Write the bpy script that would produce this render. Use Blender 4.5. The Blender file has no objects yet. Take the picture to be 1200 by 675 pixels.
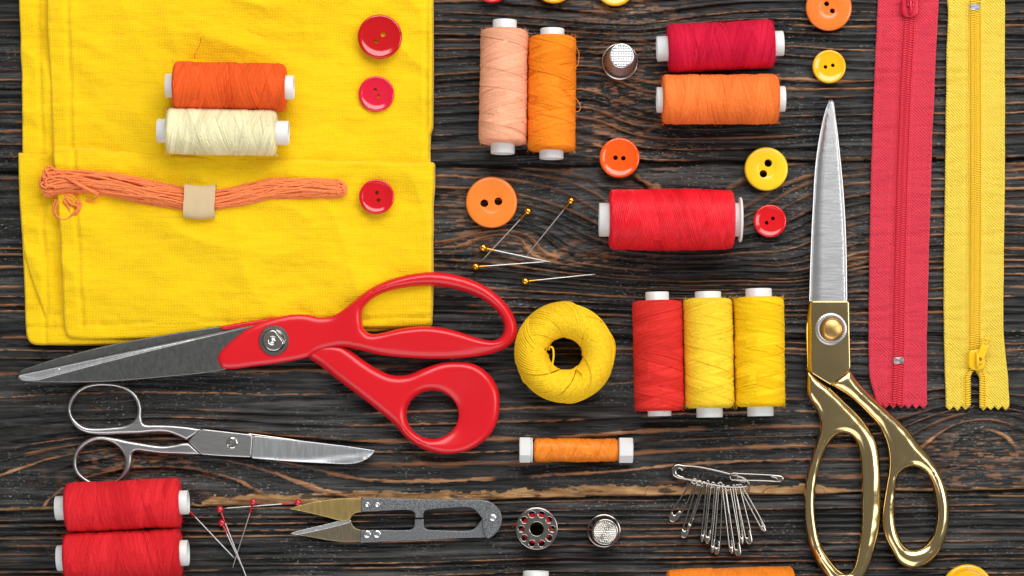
import bpy, math, random
import numpy as np
from mathutils import Vector
from mathutils.geometry import delaunay_2d_cdt

random.seed(7)
rng = np.random.default_rng(11)
S = 0.0004                    # metres per table unit
H = 3000.0                    # camera height in table units
CX, CY = 592.0, 500.0         # foot of the camera on the table
scene = bpy.context.scene
COL = scene.collection
PI = math.pi

def world(x, y, z=0.0):
    return Vector(((x - 600) * S, (337.5 - y) * S, z * S))

def seen(x, y, z):
    """table position of something at height z that the photograph shows over (x, y)"""
    k = 1 - z / H
    return CX + (x - CX) * k, CY + (y - CY) * k

# ------------------------------------------------------------------ noise
def _hash(ix, iy, seed):
    n = (ix.astype(np.int64) * 374761393 + iy.astype(np.int64) * 668265263 + seed * 1442695041) & 0xffffffff
    n = ((n ^ (n >> 13)) * 1274126177) & 0xffffffff
    n = (n ^ (n >> 16)) & 0xffffffff
    n = (n * 2246822519) & 0xffffffff
    return ((n ^ (n >> 15)) & 0xffffff) / float(0xffffff)

def vnoise(x, y, seed=0):
    x = np.asarray(x, float); y = np.asarray(y, float)
    x, y = np.broadcast_arrays(x, y)
    ix = np.floor(x); iy = np.floor(y)
    fx = x - ix; fy = y - iy
    fx = fx * fx * (3 - 2 * fx); fy = fy * fy * (3 - 2 * fy)
    a = _hash(ix, iy, seed); b = _hash(ix + 1, iy, seed)
    c = _hash(ix, iy + 1, seed); d = _hash(ix + 1, iy + 1, seed)
    return (a * (1 - fx) + b * fx) * (1 - fy) + (c * (1 - fx) + d * fx) * fy

def fbm(x, y, seed=0, oc=4):
    s = 0; a = 1; t = 0
    for i in range(oc):
        s = s + a * vnoise(x * 2 ** i, y * 2 ** i, seed + i * 17); t += a; a *= .5
    return s / t

def sstep(a, b, x):
    t = np.clip((x - a) / (b - a), 0, 1)
    return t * t * (3 - 2 * t)

# ------------------------------------------------------------------ materials
def new_mat(name):
    m = bpy.data.materials.new(name); m.use_nodes = True
    return m, m.node_tree.nodes, m.node_tree.links, m.node_tree.nodes['Principled BSDF']

def setp(b, **kw):
    names = dict(color='Base Color', rough='Roughness', metal='Metallic', spec='Specular IOR Level', sheen='Sheen Weight',
                 sheenr='Sheen Roughness', coat='Coat Weight', coatr='Coat Roughness', sss='Subsurface Weight', aniso='Anisotropic', trans='Transmission Weight')
    for k, v in kw.items():
        s = b.inputs[names[k]]
        s.default_value = (*v, 1) if k == 'color' else v

def noise_bump(m, n, l, b, scale, strength, dist=.0003, detail=3, sc=(1, 1, 1), height=None):
    tc = n.new('ShaderNodeTexCoord'); mp = n.new('ShaderNodeMapping'); mp.inputs['Scale'].default_value = sc
    l.new(tc.outputs['Object'], mp.inputs['Vector'])
    t = n.new('ShaderNodeTexNoise'); t.inputs['Scale'].default_value = scale; t.inputs['Detail'].default_value = detail
    l.new(mp.outputs['Vector'], t.inputs['Vector'])
    bp = n.new('ShaderNodeBump'); bp.inputs['Strength'].default_value = strength; bp.inputs['Distance'].default_value = dist
    l.new(t.outputs['Fac'], bp.inputs['Height']); l.new(bp.outputs['Normal'], b.inputs['Normal'])
    return t, mp

def vary(n, l, b, tex, c1, c2, lo=.35, hi=.65):
    r = n.new('ShaderNodeValToRGB')
    r.color_ramp.elements[0].position = lo; r.color_ramp.elements[0].color = (*c1, 1)
    r.color_ramp.elements[1].position = hi; r.color_ramp.elements[1].color = (*c2, 1)
    l.new(tex, r.inputs['Fac']); l.new(r.outputs['Color'], b.inputs['Base Color'])

def thread_mat(name, color, silk=False, wound=True):
    m, n, l, b = new_mat(name)
    setp(b, color=color, rough=.34 if silk else .72, sheen=0 if silk else .05, sheenr=.5, spec=.7 if silk else .25)
    tint = (*[min(1, c ** .6 * .95 + .05) for c in color], 1)
    b.inputs['Sheen Tint'].default_value = tint; b.inputs['Specular Tint'].default_value = tint if not silk else (*[min(1, c * .6 + .36) for c in color], 1)
    t = n.new('ShaderNodeTexNoise'); t.inputs['Detail'].default_value = 3
    big = n.new('ShaderNodeTexNoise'); big.inputs['Detail'].default_value = 4
    if wound:
        at = [n.new('ShaderNodeAttribute') for _ in range(2)]; at[0].attribute_name = 'phase'; at[1].attribute_name = 'turn'
        cm = n.new('ShaderNodeCombineXYZ'); l.new(at[0].outputs['Fac'], cm.inputs['X']); l.new(at[1].outputs['Fac'], cm.inputs['Y'])
        l.new(cm.outputs[0], t.inputs['Vector']); l.new(cm.outputs[0], big.inputs['Vector'])
        t.inputs['Scale'].default_value = 1.3; big.inputs['Scale'].default_value = .55
    else:
        tc = n.new('ShaderNodeTexCoord'); l.new(tc.outputs['Object'], t.inputs['Vector']); l.new(tc.outputs['Object'], big.inputs['Vector'])
        t.inputs['Scale'].default_value = 2600; big.inputs['Scale'].default_value = 900
    bp = n.new('ShaderNodeBump'); bp.inputs['Strength'].default_value = .5; bp.inputs['Distance'].default_value = .00022
    l.new(t.outputs['Fac'], bp.inputs['Height']); l.new(bp.outputs['Normal'], b.inputs['Normal'])
    src = big.outputs['Fac']
    if wound:
        bd = n.new('ShaderNodeAttribute'); bd.attribute_name = 'lot'  # band tone painted into the colour in place of sheen
        ad = n.new('ShaderNodeMath'); ad.operation = 'MULTIPLY_ADD'; ad.inputs[1].default_value = .30
        l.new(bd.outputs['Fac'], ad.inputs[0]); l.new(src, ad.inputs[2]); src = ad.outputs[0]
    vary(n, l, b, src, tuple(c * .78 for c in color), tuple(min(1, c * 1.12 + .008) for c in color), .28, .75)
    return m

def plastic(name, color, rough=.25, spec=.5, coat=0, sss=0, bump=0):
    m, n, l, b = new_mat(name)
    setp(b, color=color, rough=rough, spec=spec, coat=coat, coatr=.08)
    if sss:
        setp(b, sss=sss); b.inputs['Subsurface Scale'].default_value = .002
    t, mp = noise_bump(m, n, l, b, 260, bump or .04, .0003)
    vary(n, l, b, t.outputs['Fac'], tuple(c * .985 for c in color), tuple(min(1, c * 1.01) for c in color))
    return m

def metal(name, color, rough=.25, brush=None, strength=.15, aniso=0, wavy=0):
    m, n, l, b = new_mat(name)
    setp(b, color=color, rough=rough, metal=1.0, aniso=aniso)
    sc = brush or (1, 1, 1)
    t, mp = noise_bump(m, n, l, b, 700, strength, .00006, 4, sc)
    t2 = n.new('ShaderNodeTexNoise'); t2.inputs['Scale'].default_value = 55; t2.inputs['Detail'].default_value = 6
    tc = n.new('ShaderNodeTexCoord'); l.new(tc.outputs['Object'], t2.inputs['Vector'])
    if brush: l.new(mp.outputs['Vector'], t2.inputs['Vector']); t2.inputs['Scale'].default_value = 420; mr_k = .12
    mr = n.new('ShaderNodeMapRange'); mr.inputs['From Min'].default_value = .3; mr.inputs['From Max'].default_value = .7
    kk = .12 if brush else .3
    mr.inputs['To Min'].default_value = rough * (1 - kk); mr.inputs['To Max'].default_value = min(1, rough * (1 + kk))
    l.new(t2.outputs['Fac'], mr.inputs['Value']); l.new(mr.outputs['Result'], b.inputs['Roughness'])
    if wavy:
        t3 = n.new('ShaderNodeTexNoise'); t3.inputs['Scale'].default_value = 38; t3.inputs['Detail'].default_value = 2; l.new(tc.outputs['Object'], t3.inputs['Vector'])
        b2 = n.new('ShaderNodeBump'); b2.inputs['Strength'].default_value = 1; b2.inputs['Distance'].default_value = wavy
        l.new(t3.outputs['Fac'], b2.inputs['Height']); old = b.inputs['Normal'].links[0].from_node
        l.new(b2.outputs['Normal'], old.inputs['Normal'])
    return m

M = {}
M['white_plastic'] = plastic('white_plastic', (.74, .75, .74), .35, .5, 0, .25)
M['red_plastic'] = plastic('red_plastic', (.66, .008, .016), .27, .5, bump=.015)
M['steel'] = metal('steel', (.50, .495, .49), .34, (.25, 5, 1), .3)
M['steel_cross'] = metal('steel_cross', (.70, .71, .72), .34, (5, .25, 1), .55)
M['blade_dark'] = metal('blade_dark', (.20, .20, .197), .38, (2, 1, 1), .02)
M['steel_across'] = metal('steel_across', (.70, .71, .72), .34, (.25, 5, 1), .55)
M['steel_bevel'] = metal('steel_bevel', (.72, .73, .73), .36, (5, .3, 1), .5)
M['steel_polish'] = metal('steel_polish', (.68, .65, .6), .12, None, .05)
M['pin_steel'] = metal('pin_steel', (.72, .71, .69), .38, None, .05)
M['nickel'] = metal('nickel', (.46, .43, .39), .18, None, .05)
M['alu'] = metal('aluminium', (.74, .74, .75), .28, None, .1)
M['gold'] = metal('gold', (.74, .56, .27), .16, None, .16, 0, .0022)
M['gold_pin'] = metal('gold_pin', (.85, .42, .05), .2, None, .05)
M['brass_blade'] = metal('brass_blade', (.52, .37, .14), .42, (3, .4, 1), .5)
M['bronze_blade'] = metal('bronze_blade', (.30, .25, .17), .4, (3, .4, 1), .4)
M['red_pin'] = plastic('red_pin', (.5, .004, .02), .1, .6, .5)
M['paper'] = plastic('paper', (.62, .46, .27), .85, .2, bump=.5)

# weave: two crossed fine waves, built from the object coordinates
def weave_mat(name, color, dark, sx, sy, strength, rough=.85, rot=0.0, dist=.00025, sheen=.15):
    m, n, l, b = new_mat(name)
    setp(b, color=color, rough=rough, sheen=sheen, spec=.15)
    tc = n.new('ShaderNodeTexCoord'); mp = n.new('ShaderNodeMapping'); mp.inputs['Rotation'].default_value = (0, 0, rot)
    l.new(tc.outputs['Object'], mp.inputs['Vector'])
    ws = []
    for d, s in (('X', sx), ('Y', sy)):
        w = n.new('ShaderNodeTexWave'); w.bands_direction = d; w.inputs['Scale'].default_value = s
        w.inputs['Distortion'].default_value = 5.5; w.inputs['Detail'].default_value = 2; w.inputs['Detail Scale'].default_value = .6
        l.new(mp.outputs['Vector'], w.inputs['Vector']); ws.append(w)
    mul = n.new('ShaderNodeMath'); mul.operation = 'ADD'
    l.new(ws[0].outputs['Fac'], mul.inputs[0]); l.new(ws[1].outputs['Fac'], mul.inputs[1])
    slub = n.new('ShaderNodeTexNoise'); slub.inputs['Scale'].default_value = 120; slub.inputs['Detail'].default_value = 5
    mp2 = n.new('ShaderNodeMapping'); mp2.inputs['Scale'].default_value = (.5, 3.5, 1); l.new(tc.outputs['Object'], mp2.inputs['Vector']); l.new(mp2.outputs['Vector'], slub.inputs['Vector'])
    fine = n.new('ShaderNodeTexNoise'); fine.inputs['Scale'].default_value = 900; fine.inputs['Detail'].default_value = 3
    l.new(tc.outputs['Object'], fine.inputs['Vector'])
    a2 = n.new('ShaderNodeMath'); a2.operation = 'MULTIPLY_ADD'; a2.inputs[1].default_value = 3.4
    l.new(slub.outputs['Fac'], a2.inputs[0]); l.new(mul.outputs[0], a2.inputs[2])
    a3 = n.new('ShaderNodeMath'); a3.operation = 'MULTIPLY_ADD'; a3.inputs[1].default_value = 1.6
    l.new(fine.outputs['Fac'], a3.inputs[0]); l.new(a2.outputs[0], a3.inputs[2])
    bp = n.new('ShaderNodeBump'); bp.inputs['Strength'].default_value = strength; bp.inputs['Distance'].default_value = dist
    l.new(a3.outputs[0], bp.inputs['Height']); l.new(bp.outputs['Normal'], b.inputs['Normal'])
    mr = n.new('ShaderNodeMapRange'); mr.inputs['From Min'].default_value = 1.6; mr.inputs['From Max'].default_value = 4.9
    l.new(a3.outputs[0], mr.inputs['Value'])
    vary(n, l, b, mr.outputs['Result'], dark, color, .15, .6)
    return m

M['cloth'] = weave_mat('yellow_cotton', (.94, .615, .004), (.78, .45, .002), 430, 455, .48)
M['tape_red'] = weave_mat('red_tape', (.80, .050, .085), (.54, .018, .045), 380, 300, .8, .75, .785, .0004)
M['tape_yellow'] = weave_mat('yellow_tape', (.95, .70, .08), (.78, .50, .025), 380, 300, .8, .75, .785, .0004)
M['coil_red'] = plastic('coil_red', (.80, .035, .07), .45)
M['coil_yellow'] = plastic('coil_yellow', (.97, .66, .03), .45)
M['paint_red'] = plastic('paint_red', (.60, .012, .04), .3)
M['paint_yellow'] = plastic('paint_yellow', (.86, .52, .008), .3)

def hammered():
    m, n, l, b = new_mat('grey_hammered_paint')
    setp(b, color=(.16, .17, .17), rough=.45, metal=.5, spec=.5)
    t, mp = noise_bump(m, n, l, b, 2600, .5, .00015, 3)
    vary(n, l, b, t.outputs['Fac'], (.07, .075, .08), (.34, .35, .36), .38, .72)
    return m
M['hammered'] = hammered()

# ------------------------------------------------------------------ mesh helpers
class MB:
    """collects geometry in table units, y pointing down as in plan"""
    def __init__(s): s.v = []; s.t = []; s.q = []; s.n = 0
    def add(s, v, tris=None, quads=None):
        v = np.asarray(v, float); s.v.append(v)
        if tris is not None and len(tris): s.t.append(np.asarray(tris, int) + s.n)
        if quads is not None and len(quads): s.q.append(np.asarray(quads, int) + s.n)
        s.n += len(v)
    def grid(s, P, cu=False, cv=False):
        """P: (nu, nv, 3)"""
        nu, nv = P.shape[:2]
        I = np.arange(nu if cu else nu - 1); J = np.arange(nv if cv else nv - 1)
        i, j = np.meshgrid(I, J, indexing='ij'); i2 = (i + 1) % nu; j2 = (j + 1) % nv
        q = np.stack([i * nv + j, i2 * nv + j, i2 * nv + j2, i * nv + j2], -1).reshape(-1, 4)
        s.add(P.reshape(-1, 3), quads=q)
    def fan(s, ring, c):
        n = len(ring); v = np.vstack([ring, [c]])
        s.add(v, tris=[(i, (i + 1) % n, n) for i in range(n)])
    def tube(s, path, r, sides=6, closed=False, caps=True, squash=1.0):
        p = np.asarray(path, float); n = len(p)
        if closed: t = np.roll(p, -1, 0) - np.roll(p, 1, 0)
        else: t = np.gradient(p, axis=0)
        t /= np.linalg.norm(t, axis=1, keepdims=True) + 1e-9
        up = np.tile([0, 0, 1.], (n, 1)); bad = np.abs(t[:, 2]) > .95
        if bad.all(): up[:] = [1., 0, 0]
        side = np.cross(t, up)
        ln = np.linalg.norm(side, axis=1)
        for k in range(n):
            if ln[k] < .15: side[k] = side[k - 1] if k else np.cross(t[k], [.9, .43, .1])
        for k in range(1, n):
            if np.dot(side[k], side[k - 1]) < 0: side[k] = -side[k]
        side /= np.linalg.norm(side, axis=1, keepdims=True) + 1e-9
        nn = np.cross(side, t)
        r = np.broadcast_to(np.asarray(r, float), (n,))
        a = np.arange(sides) * 2 * PI / sides
        P = p[:, None] + r[:, None, None] * (np.cos(a)[None, :, None] * side[:, None] + squash * np.sin(a)[None, :, None] * nn[:, None])
        s.grid(P, cu=closed, cv=True)
        if caps and not closed:
            s.fan(P[0], p[0]); s.fan(P[-1][::-1], p[-1])
    def lathe(s, prof, seg=48, axis='z', c=(0, 0, 0), close=False):
        a = np.arange(seg) * 2 * PI / seg
        pr = np.asarray(prof, float)
        if axis == 'z':
            P = np.stack([pr[:, 0][:, None] * np.cos(a), pr[:, 0][:, None] * np.sin(a), np.repeat(pr[:, 1][:, None], seg, 1)], -1)
        else:
            P = np.stack([np.repeat(pr[:, 1][:, None], seg, 1), pr[:, 0][:, None] * np.cos(a), pr[:, 0][:, None] * np.sin(a)], -1)
        P = P + np.asarray(c, float)
        s.grid(P, cu=close, cv=True)
    def sphere(s, c, r, n=20, sz=1.0):
        th = np.linspace(.001, PI - .001, n)
        s.lathe([(r * math.sin(t), r * sz * math.cos(t)) for t in th], n * 2, c=c)
    def box(s, c, d, bev=.0, rz=0.0):
        x, y, z = np.asarray(d, float) / 2
        o = [(-x, -y), (x, -y), (x, y), (-x, y)]
        ca, sa = math.cos(rz), math.sin(rz)
        b = bev
        rings = []
        for zz, k in ((-z, b), (-z + b, 0), (z - b, 0), (z, b)):
            ring = []
            for (px, py) in o:
                sx, sy = np.sign(px), np.sign(py)
                corner = [(px - sx * (k + b * .0), py - sy * k)]
                for (qx, qy) in corner:
                    ring.append((qx * ca - qy * sa + c[0], qx * sa + qy * ca + c[1], zz + c[2]))
            rings.append(ring)
        P = np.array(rings); s.grid(P, cv=True)
        s.add(P[0], quads=[(0, 1, 2, 3)]); s.add(P[-1], quads=[(3, 2, 1, 0)])
    def plate(s, outer, holes=(), ht=2.0, hb=2.0, r=2.0, z0=0.0, step=5.0, hfun=None, smooth=True, spacing=2.5, power=2.0, botflat=False):
        loops = [resample(o, spacing, smooth) for o in [outer] + list(holes)]
        A = np.vstack(loops); B = np.vstack([np.roll(l, -1, 0) for l in loops])
        def dist(P):
            out = np.empty(len(P))
            for k in range(0, len(P), 2000):
                q = P[k:k + 2000, None]; ab = B - A
                t = np.clip(((q - A) * ab).sum(-1) / ((ab ** 2).sum(-1) + 1e-12), 0, 1)
                out[k:k + 2000] = np.sqrt((((A + t[..., None] * ab) - q) ** 2).sum(-1).min(1))
            return out
        def inside(P):
            x, y = P[:, 0], P[:, 1]; c = np.zeros(len(P), bool)
            for l in loops:
                a = l; b = np.roll(l, -1, 0)
                for k in range(0, len(P), 4000):
                    X = x[k:k + 4000, None]; Y = y[k:k + 4000, None]
                    cond = (a[:, 1] > Y) != (b[:, 1] > Y)
                    xi = (b[:, 0] - a[:, 0]) * (Y - a[:, 1]) / (b[:, 1] - a[:, 1] + 1e-12) + a[:, 0]
                    c[k:k + 4000] ^= ((cond & (X < xi)).sum(1) % 2).astype(bool)
            return c
        pts = [A]; ne = len(A)
        cand = []
        for l in loops:
            tg = np.roll(l, -1, 0) - np.roll(l, 1, 0); tg /= np.linalg.norm(tg, axis=1, keepdims=True) + 1e-9
            nr = np.stack([-tg[:, 1], tg[:, 0]], 1)
            for f in (.06, .2, .42, .7, 1.0):
                for sg in (1, -1):
                    q = l + nr * sg * f * r
                    q = q[inside(q)]
                    if len(q): d = dist(q); cand.append(q[d > .93 * f * r])
        x0, y0 = A.min(0); x1, y1 = A.max(0)
        gx, gy = np.meshgrid(np.arange(x0, x1, step), np.arange(y0, y1, step * .87))
        gx[1::2] += step * .5
        g = np.stack([gx.ravel(), gy.ravel()], 1); g = g[inside(g)]
        if len(g): d = dist(g); cand.append(g[d > r + .3 * min(step, r)])
        P = np.vstack(pts + cand)
        key = {}; keep = []
        for i in range(len(P)):
            k = (round(P[i, 0] / .02), round(P[i, 1] / .02))
            if i < ne or k not in key: key[k] = i; keep.append(i)
        P = P[keep]
        E = []; o = 0
        for l in loops:
            m = len(l); E += [(o + i, o + (i + 1) % m) for i in range(m)]; o += m
        res = delaunay_2d_cdt([Vector((float(a), float(b))) for a, b in P], E, [], 0, 1e-5)
        V = np.array([(v.x, v.y) for v in res[0]]); F = np.array([f[:] for f in res[2] if len(f) == 3])
        F = F[inside(V[F].mean(1))]
        used = np.unique(F); rm = -np.ones(len(V), int); rm[used] = np.arange(len(used)); V = V[used]; F = rm[F]
        d = dist(V); d[d < 1e-3] = 0
        k = np.clip(d / r, 0, 1); prof = (1 - (1 - k) ** power) ** (1 / power)
        top = z0 + ht * prof; bot = z0 - hb * (prof if not botflat else np.ones(len(prof)))
        if hfun is not None:
            top = hfun(V[:, 0], V[:, 1], d, top, prof)
        nb = len(V); edge = d == 0
        # orientation: make top faces point up (plan y is flipped when built)
        a = V[F[:, 1]] - V[F[:, 0]]; b = V[F[:, 2]] - V[F[:, 0]]
        cr = a[:, 0] * b[:, 1] - a[:, 1] * b[:, 0]
        F[cr < 0] = F[cr < 0][:, ::-1]
        if botflat:
            VV = np.vstack([np.c_[V, top], np.c_[V, bot]]); idx = np.arange(nb) + nb
            s.add(VV, tris=np.vstack([F, idx[F][:, ::-1]]))
            eidx = {}
            cnt = {}
            for f in F:
                for p, q in ((f[0], f[1]), (f[1], f[2]), (f[2], f[0])): cnt[(p, q)] = 1
            qs = [(q, p, p + nb, q + nb) for (p, q) in cnt if (q, p) not in cnt]
            s.q.append(np.array(qs) + s.n - 2 * nb)
        else:
            idx = np.arange(nb); ni = np.where(~edge)[0]; idx[ni] = nb + np.arange(len(ni))
            VV = np.vstack([np.c_[V, top], np.c_[V[ni], bot[ni]]])
            s.add(VV, tris=np.vstack([F, idx[F][:, ::-1]]))
    def build(s, name, mat, parent=None, origin=(0, 0, 0), smooth=True, angle=None, attr=None):
        V = np.vstack(s.v) - np.asarray(origin, float)
        if getattr(s, 'attr', None) is not None:
            attr = {k: np.concatenate([a, rng.uniform(0, 1, len(V) - len(a)) * (30 if k == 'phase' else 1)]) for k, a in zip(('phase', 'turn', 'lot'), s.attr)}
        V = V * [S, -S, S]
        T = np.vstack(s.t) if s.t else np.zeros((0, 3), int); Q = np.vstack(s.q) if s.q else np.zeros((0, 4), int)
        T = T[:, ::-1]; Q = Q[:, ::-1]           # y flip turns faces over
        me = bpy.data.meshes.new(name)
        me.vertices.add(len(V)); me.vertices.foreach_set('co', V.astype(np.float32).ravel())
        nl = len(T) * 3 + len(Q) * 4
        me.loops.add(nl); me.loops.foreach_set('vertex_index', np.concatenate([T.ravel(), Q.ravel()]).astype(np.int32))
        me.polygons.add(len(T) + len(Q))
        st = np.concatenate([np.arange(len(T)) * 3, len(T) * 3 + np.arange(len(Q)) * 4]).astype(np.int32)
        me.polygons.foreach_set('loop_start', st)
        me.polygons.foreach_set('use_smooth', np.ones(len(st), bool) if smooth else np.zeros(len(st), bool))
        if attr:
            for k, a in attr.items():
                at = me.attributes.new(k, 'FLOAT', 'POINT'); at.data.foreach_set('value', a.astype(np.float32))
        me.update(calc_edges=True); me.validate()
        if angle: me.set_sharp_from_angle(angle=math.radians(angle))
        me.materials.append(mat)
        o = bpy.data.objects.new(name, me); COL.objects.link(o)
        if parent is not None: o.parent = parent
        return o

def resample(pts, spacing=2.5, smooth=True):
    """closed outline; a third value of 1 marks a sharp corner"""
    P = [np.array(p[:2], float) for p in pts]; n = len(P)
    sh = [len(p) > 2 and p[2] for p in pts]
    if not smooth: sh = [True] * n
    out = []
    for i in range(n):
        a, b = P[i], P[(i + 1) % n]
        L = np.linalg.norm(b - a)
        if L < 1e-6: continue
        pa, nb = P[i - 1], P[(i + 2) % n]
        ta = (b - a) if sh[i] else (b - pa) / (L + np.linalg.norm(a - pa)) * L
        tb = (b - a) if sh[(i + 1) % n] else (nb - a) / (L + np.linalg.norm(nb - b)) * L
        m = max(1, int(round(L / spacing)))
        for k in range(m):
            t = k / m; t2 = t * t; t3 = t2 * t
            out.append((2 * t3 - 3 * t2 + 1) * a + (t3 - 2 * t2 + t) * ta + (-2 * t3 + 3 * t2) * b + (t3 - t2) * tb)
    return np.array(out)

def curve(pts, spacing=2.0):
    """open smooth curve in 3D"""
    P = [np.array(p, float) for p in pts]; n = len(P); out = []
    for i in range(n - 1):
        a, b = P[i], P[i + 1]; pa = P[i - 1] if i else a - (b - a); nb = P[i + 2] if i + 2 < n else b + (b - a)
        m = max(1, int(np.linalg.norm(b - a) / spacing))
        for k in range(m):
            t = k / m
            out.append(.5 * ((2 * a) + (b - pa) * t + (2 * pa - 5 * a + 4 * b - nb) * t * t + (-pa + 3 * a - 3 * b + nb) * t ** 3))
    out.append(P[-1]); return np.array(out)

def circle(cx, cy, rx, ry=None, n=32, ph=0):
    ry = ry or rx
    return [(cx + rx * math.cos(ph + 2 * PI * k / n), cy + ry * math.sin(ph + 2 * PI * k / n)) for k in range(n)]

def thing(name, label, cat, x, y, z=0, rz=0, group=None):
    o = bpy.data.objects.new(name, None); COL.objects.link(o)
    o.empty_display_size = .01
    o.location = world(x, y, z); o.rotation_euler = (0, 0, -rz)
    o['label'] = label; o['category'] = cat
    if group: o['group'] = group
    return o

def tag(o, label, cat, group=None):
    o['label'] = label; o['category'] = cat
    if group: o['group'] = group

def bool_diff(name, src, cutters, mat, parent):
    """cut the cutters (MB) out of src (MB) and link the result"""
    a = src.build(name, mat); c = cutters.build('cutter', mat)
    md = a.modifiers.new('b', 'BOOLEAN'); md.operation = 'DIFFERENCE'; md.solver = 'EXACT'; md.object = c; md.use_self = True
    bpy.context.view_layer.update()
    dg = bpy.context.evaluated_depsgraph_get()
    me = bpy.data.meshes.new_from_object(a.evaluated_get(dg))
    me.set_sharp_from_angle(angle=math.radians(38))
    bpy.data.objects.remove(c); bpy.data.objects.remove(a)
    o = bpy.data.objects.new(name, me); COL.objects.link(o); o.parent = parent
    return o

# ================================================================== tabletop of charred planks
def axis_samples(lo, hi, a, b, st):
    """fine in [a, b], widening outside it"""
    mid = list(np.arange(a, b + st, st)); left = []; x = a; k = st
    while x > lo: k *= 1.12; x -= k; left.append(x)
    right = []; x = mid[-1]; k = st
    while x < hi: k *= 1.12; x += k; right.append(x)
    return np.array(left[::-1] + mid + right)

def gauss(x, y, cx, cy, sx, sy): return np.exp(-((x - cx) / sx) ** 2 - ((y - cy) / sy) ** 2)

def wood():
    xs = axis_samples(-500, 1700, -30, 1230, 1.0); ys = axis_samples(-400, 1080, -30, 705, .85)
    X, Y = np.meshgrid(xs, ys)
    nx, ny = len(xs), len(ys)
    gapn = lambda k: 2.0 * (vnoise(X / 60, k + 0 * X, 31) - .5) + 1.2 * (vnoise(X / 13, k + 0 * X, 32) - .5)
    yA = 202 - .014 * X + gapn(1); yB = 403 - .008 * X + gapn(2); yC = 599.5 - .021 * X + gapn(3)
    warp = 16 * (fbm(X / 330, Y / 150, 5, 3) - .5) + 3.2 * (fbm(X / 70, Y / 14, 6, 3) - .5)
    r2 = np.random.default_rng(5)
    hgt = np.zeros_like(X); wear = np.zeros_like(X)
    def rings(v, mean, jit, amp, width, thr, rag, seed, fall=.78):
        t = np.cumsum(r2.uniform(1 - jit, 1 + jit, 400) * mean) - 60 * mean + r2.uniform(0, mean)
        i = np.clip(np.searchsorted(t, v) - 1, 0, 398); p = (v - t[i]) / (t[i + 1] - t[i]); gap = t[i + 1] - t[i]
        am = amp * (.5 + .9 * _hash(i, i * 0, seed))
        h = am * np.where(p < fall, (p / fall) ** 1.6, 1 - sstep(fall, 1.0, p) * 1.0)
        # ragged worn line on the crest, broken along its length
        along = fbm(X / 120, i * 7.3, seed + 1, 3); fine = vnoise(X / 5.5, v / 1.3, seed + 2); f2 = vnoise(X / 19, v / 2.3, seed + 3)
        dpx = np.abs(p - (fall + .02)) * gap
        wid = width * (.3 + 1.0 * _hash(i, i * 0 + 3, seed)) * (.35 + 1.3 * f2)
        on = sstep(thr - .04, thr + .05, along + .18 * (_hash(i, i * 0 + 9, seed) - .5))
        w = on * sstep(1.15, .5, (dpx + rag * (fine - .4)) / (wid + .15))
        return h, w
    # plank by plank grain coordinate
    vA = Y + warp + 15 * np.tanh((X - 722) / 34) * np.exp(-((Y - 120) / 95) ** 2) * np.exp(-((X - 722) / 180) ** 2) * -1 \
        - 26 * gauss(X, Y, 700, 25, 120, 40) + 18 * gauss(X, Y, 830, 60, 160, 40)
    hA, wA = rings(vA, 10.0, .5, 5.0, .9, .49, 1.0, 100)
    vB = Y + warp * .8 - 66 * gauss(X, Y, 805, 262, 150, 66) + 26 * gauss(X, Y, 600, 275, 55, 22) - 14 * gauss(X, Y, 930, 310, 50, 40)
    hB, wB = rings(vB, 9.5, .55, 4.0, 1.5, .50, 1.3, 200)
    wB = wB * (1 - .65 * gauss(X, Y, 660, 215, 60, 40) - .75 * gauss(X, Y, 880, 225, 90, 50) - .5 * gauss(X, Y, 780, 320, 150, 60)).clip(0, 1)
    vC = Y + warp * .9 + 84 * gauss(X, Y, 178, 562, 175, 62) + 62 * gauss(X, Y, 1152, 507, 74, 42) + .035 * (X - 600) + 14 * gauss(X, Y, 890, 560, 170, 55)
    hC, wC = rings(vC, 21, .5, 3.8, 2.4, .35, 1.7, 300, .72)
    mixC = sstep(440, 425, Y + 8 * (fbm(X / 90, Y / 30, 8) - .5))
    hC2, wC2 = rings(Y + warp, 8.5, .4, 3.4, .9, .47, .9, 350)
    hC = hC * (1 - mixC) + hC2 * mixC; wC = wC * (1 - mixC) + wC2 * mixC
    vD = Y + .5 * warp + .012 * X
    hD, wD = rings(vD, 8.2, .35, 5.4, .9, .44, .8, 400)
    a = Y < yA; bm = (~a) & (Y < yB); c = (Y >= yB) & (Y < yC); d = Y >= yC
    for m, h, w in ((a, hA, wA), (bm, hB, wB), (c, hC, wC), (d, hD, wD)):
        hgt[m] = h[m]; wear[m] = w[m]
    # rough worn patches where the grain turns
    def patch(cx, cy, sx, sy, k=1.0, th=.56):
        n = fbm(X / 10, Y / 2.1, int(cx) + 3, 3)
        return k * gauss(X, Y, cx, cy, sx, sy) ** .5 * sstep(th, th + .1, n + .08 * gauss(X, Y, cx, cy, sx, sy))
    pt = patch(735, 110, 60, 70, .9, .60) + patch(715, 158, 25, 14, .9, .56) + patch(690, 8, 60, 14, .8, .58) + patch(655, 295, 70, 12, 1, .56) \
        + patch(545, 262, 40, 30, .8, .56) + patch(170, 545, 60, 26, .8, .58) + patch(1135, 545, 70, 22, .7, .59) + patch(1000, 290, 60, 60, .4, .6)
    wear = np.clip(wear + pt, 0, 1)
    # broken pale edge of the third plank
    dC = yC - Y
    blk = vnoise(X / 21, X * 0 + 2, 61); blk2 = vnoise(X / 5, X * 0 + 4, 62)
    cw = 12.5 * sstep(205, 260, X + 30 * (vnoise(Y / 3, X / 9, 4) - .5)) * sstep(1015, 930, X) + 3.2 * sstep(930, 990, X) + 3.5 * sstep(90, 60, X)
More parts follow.
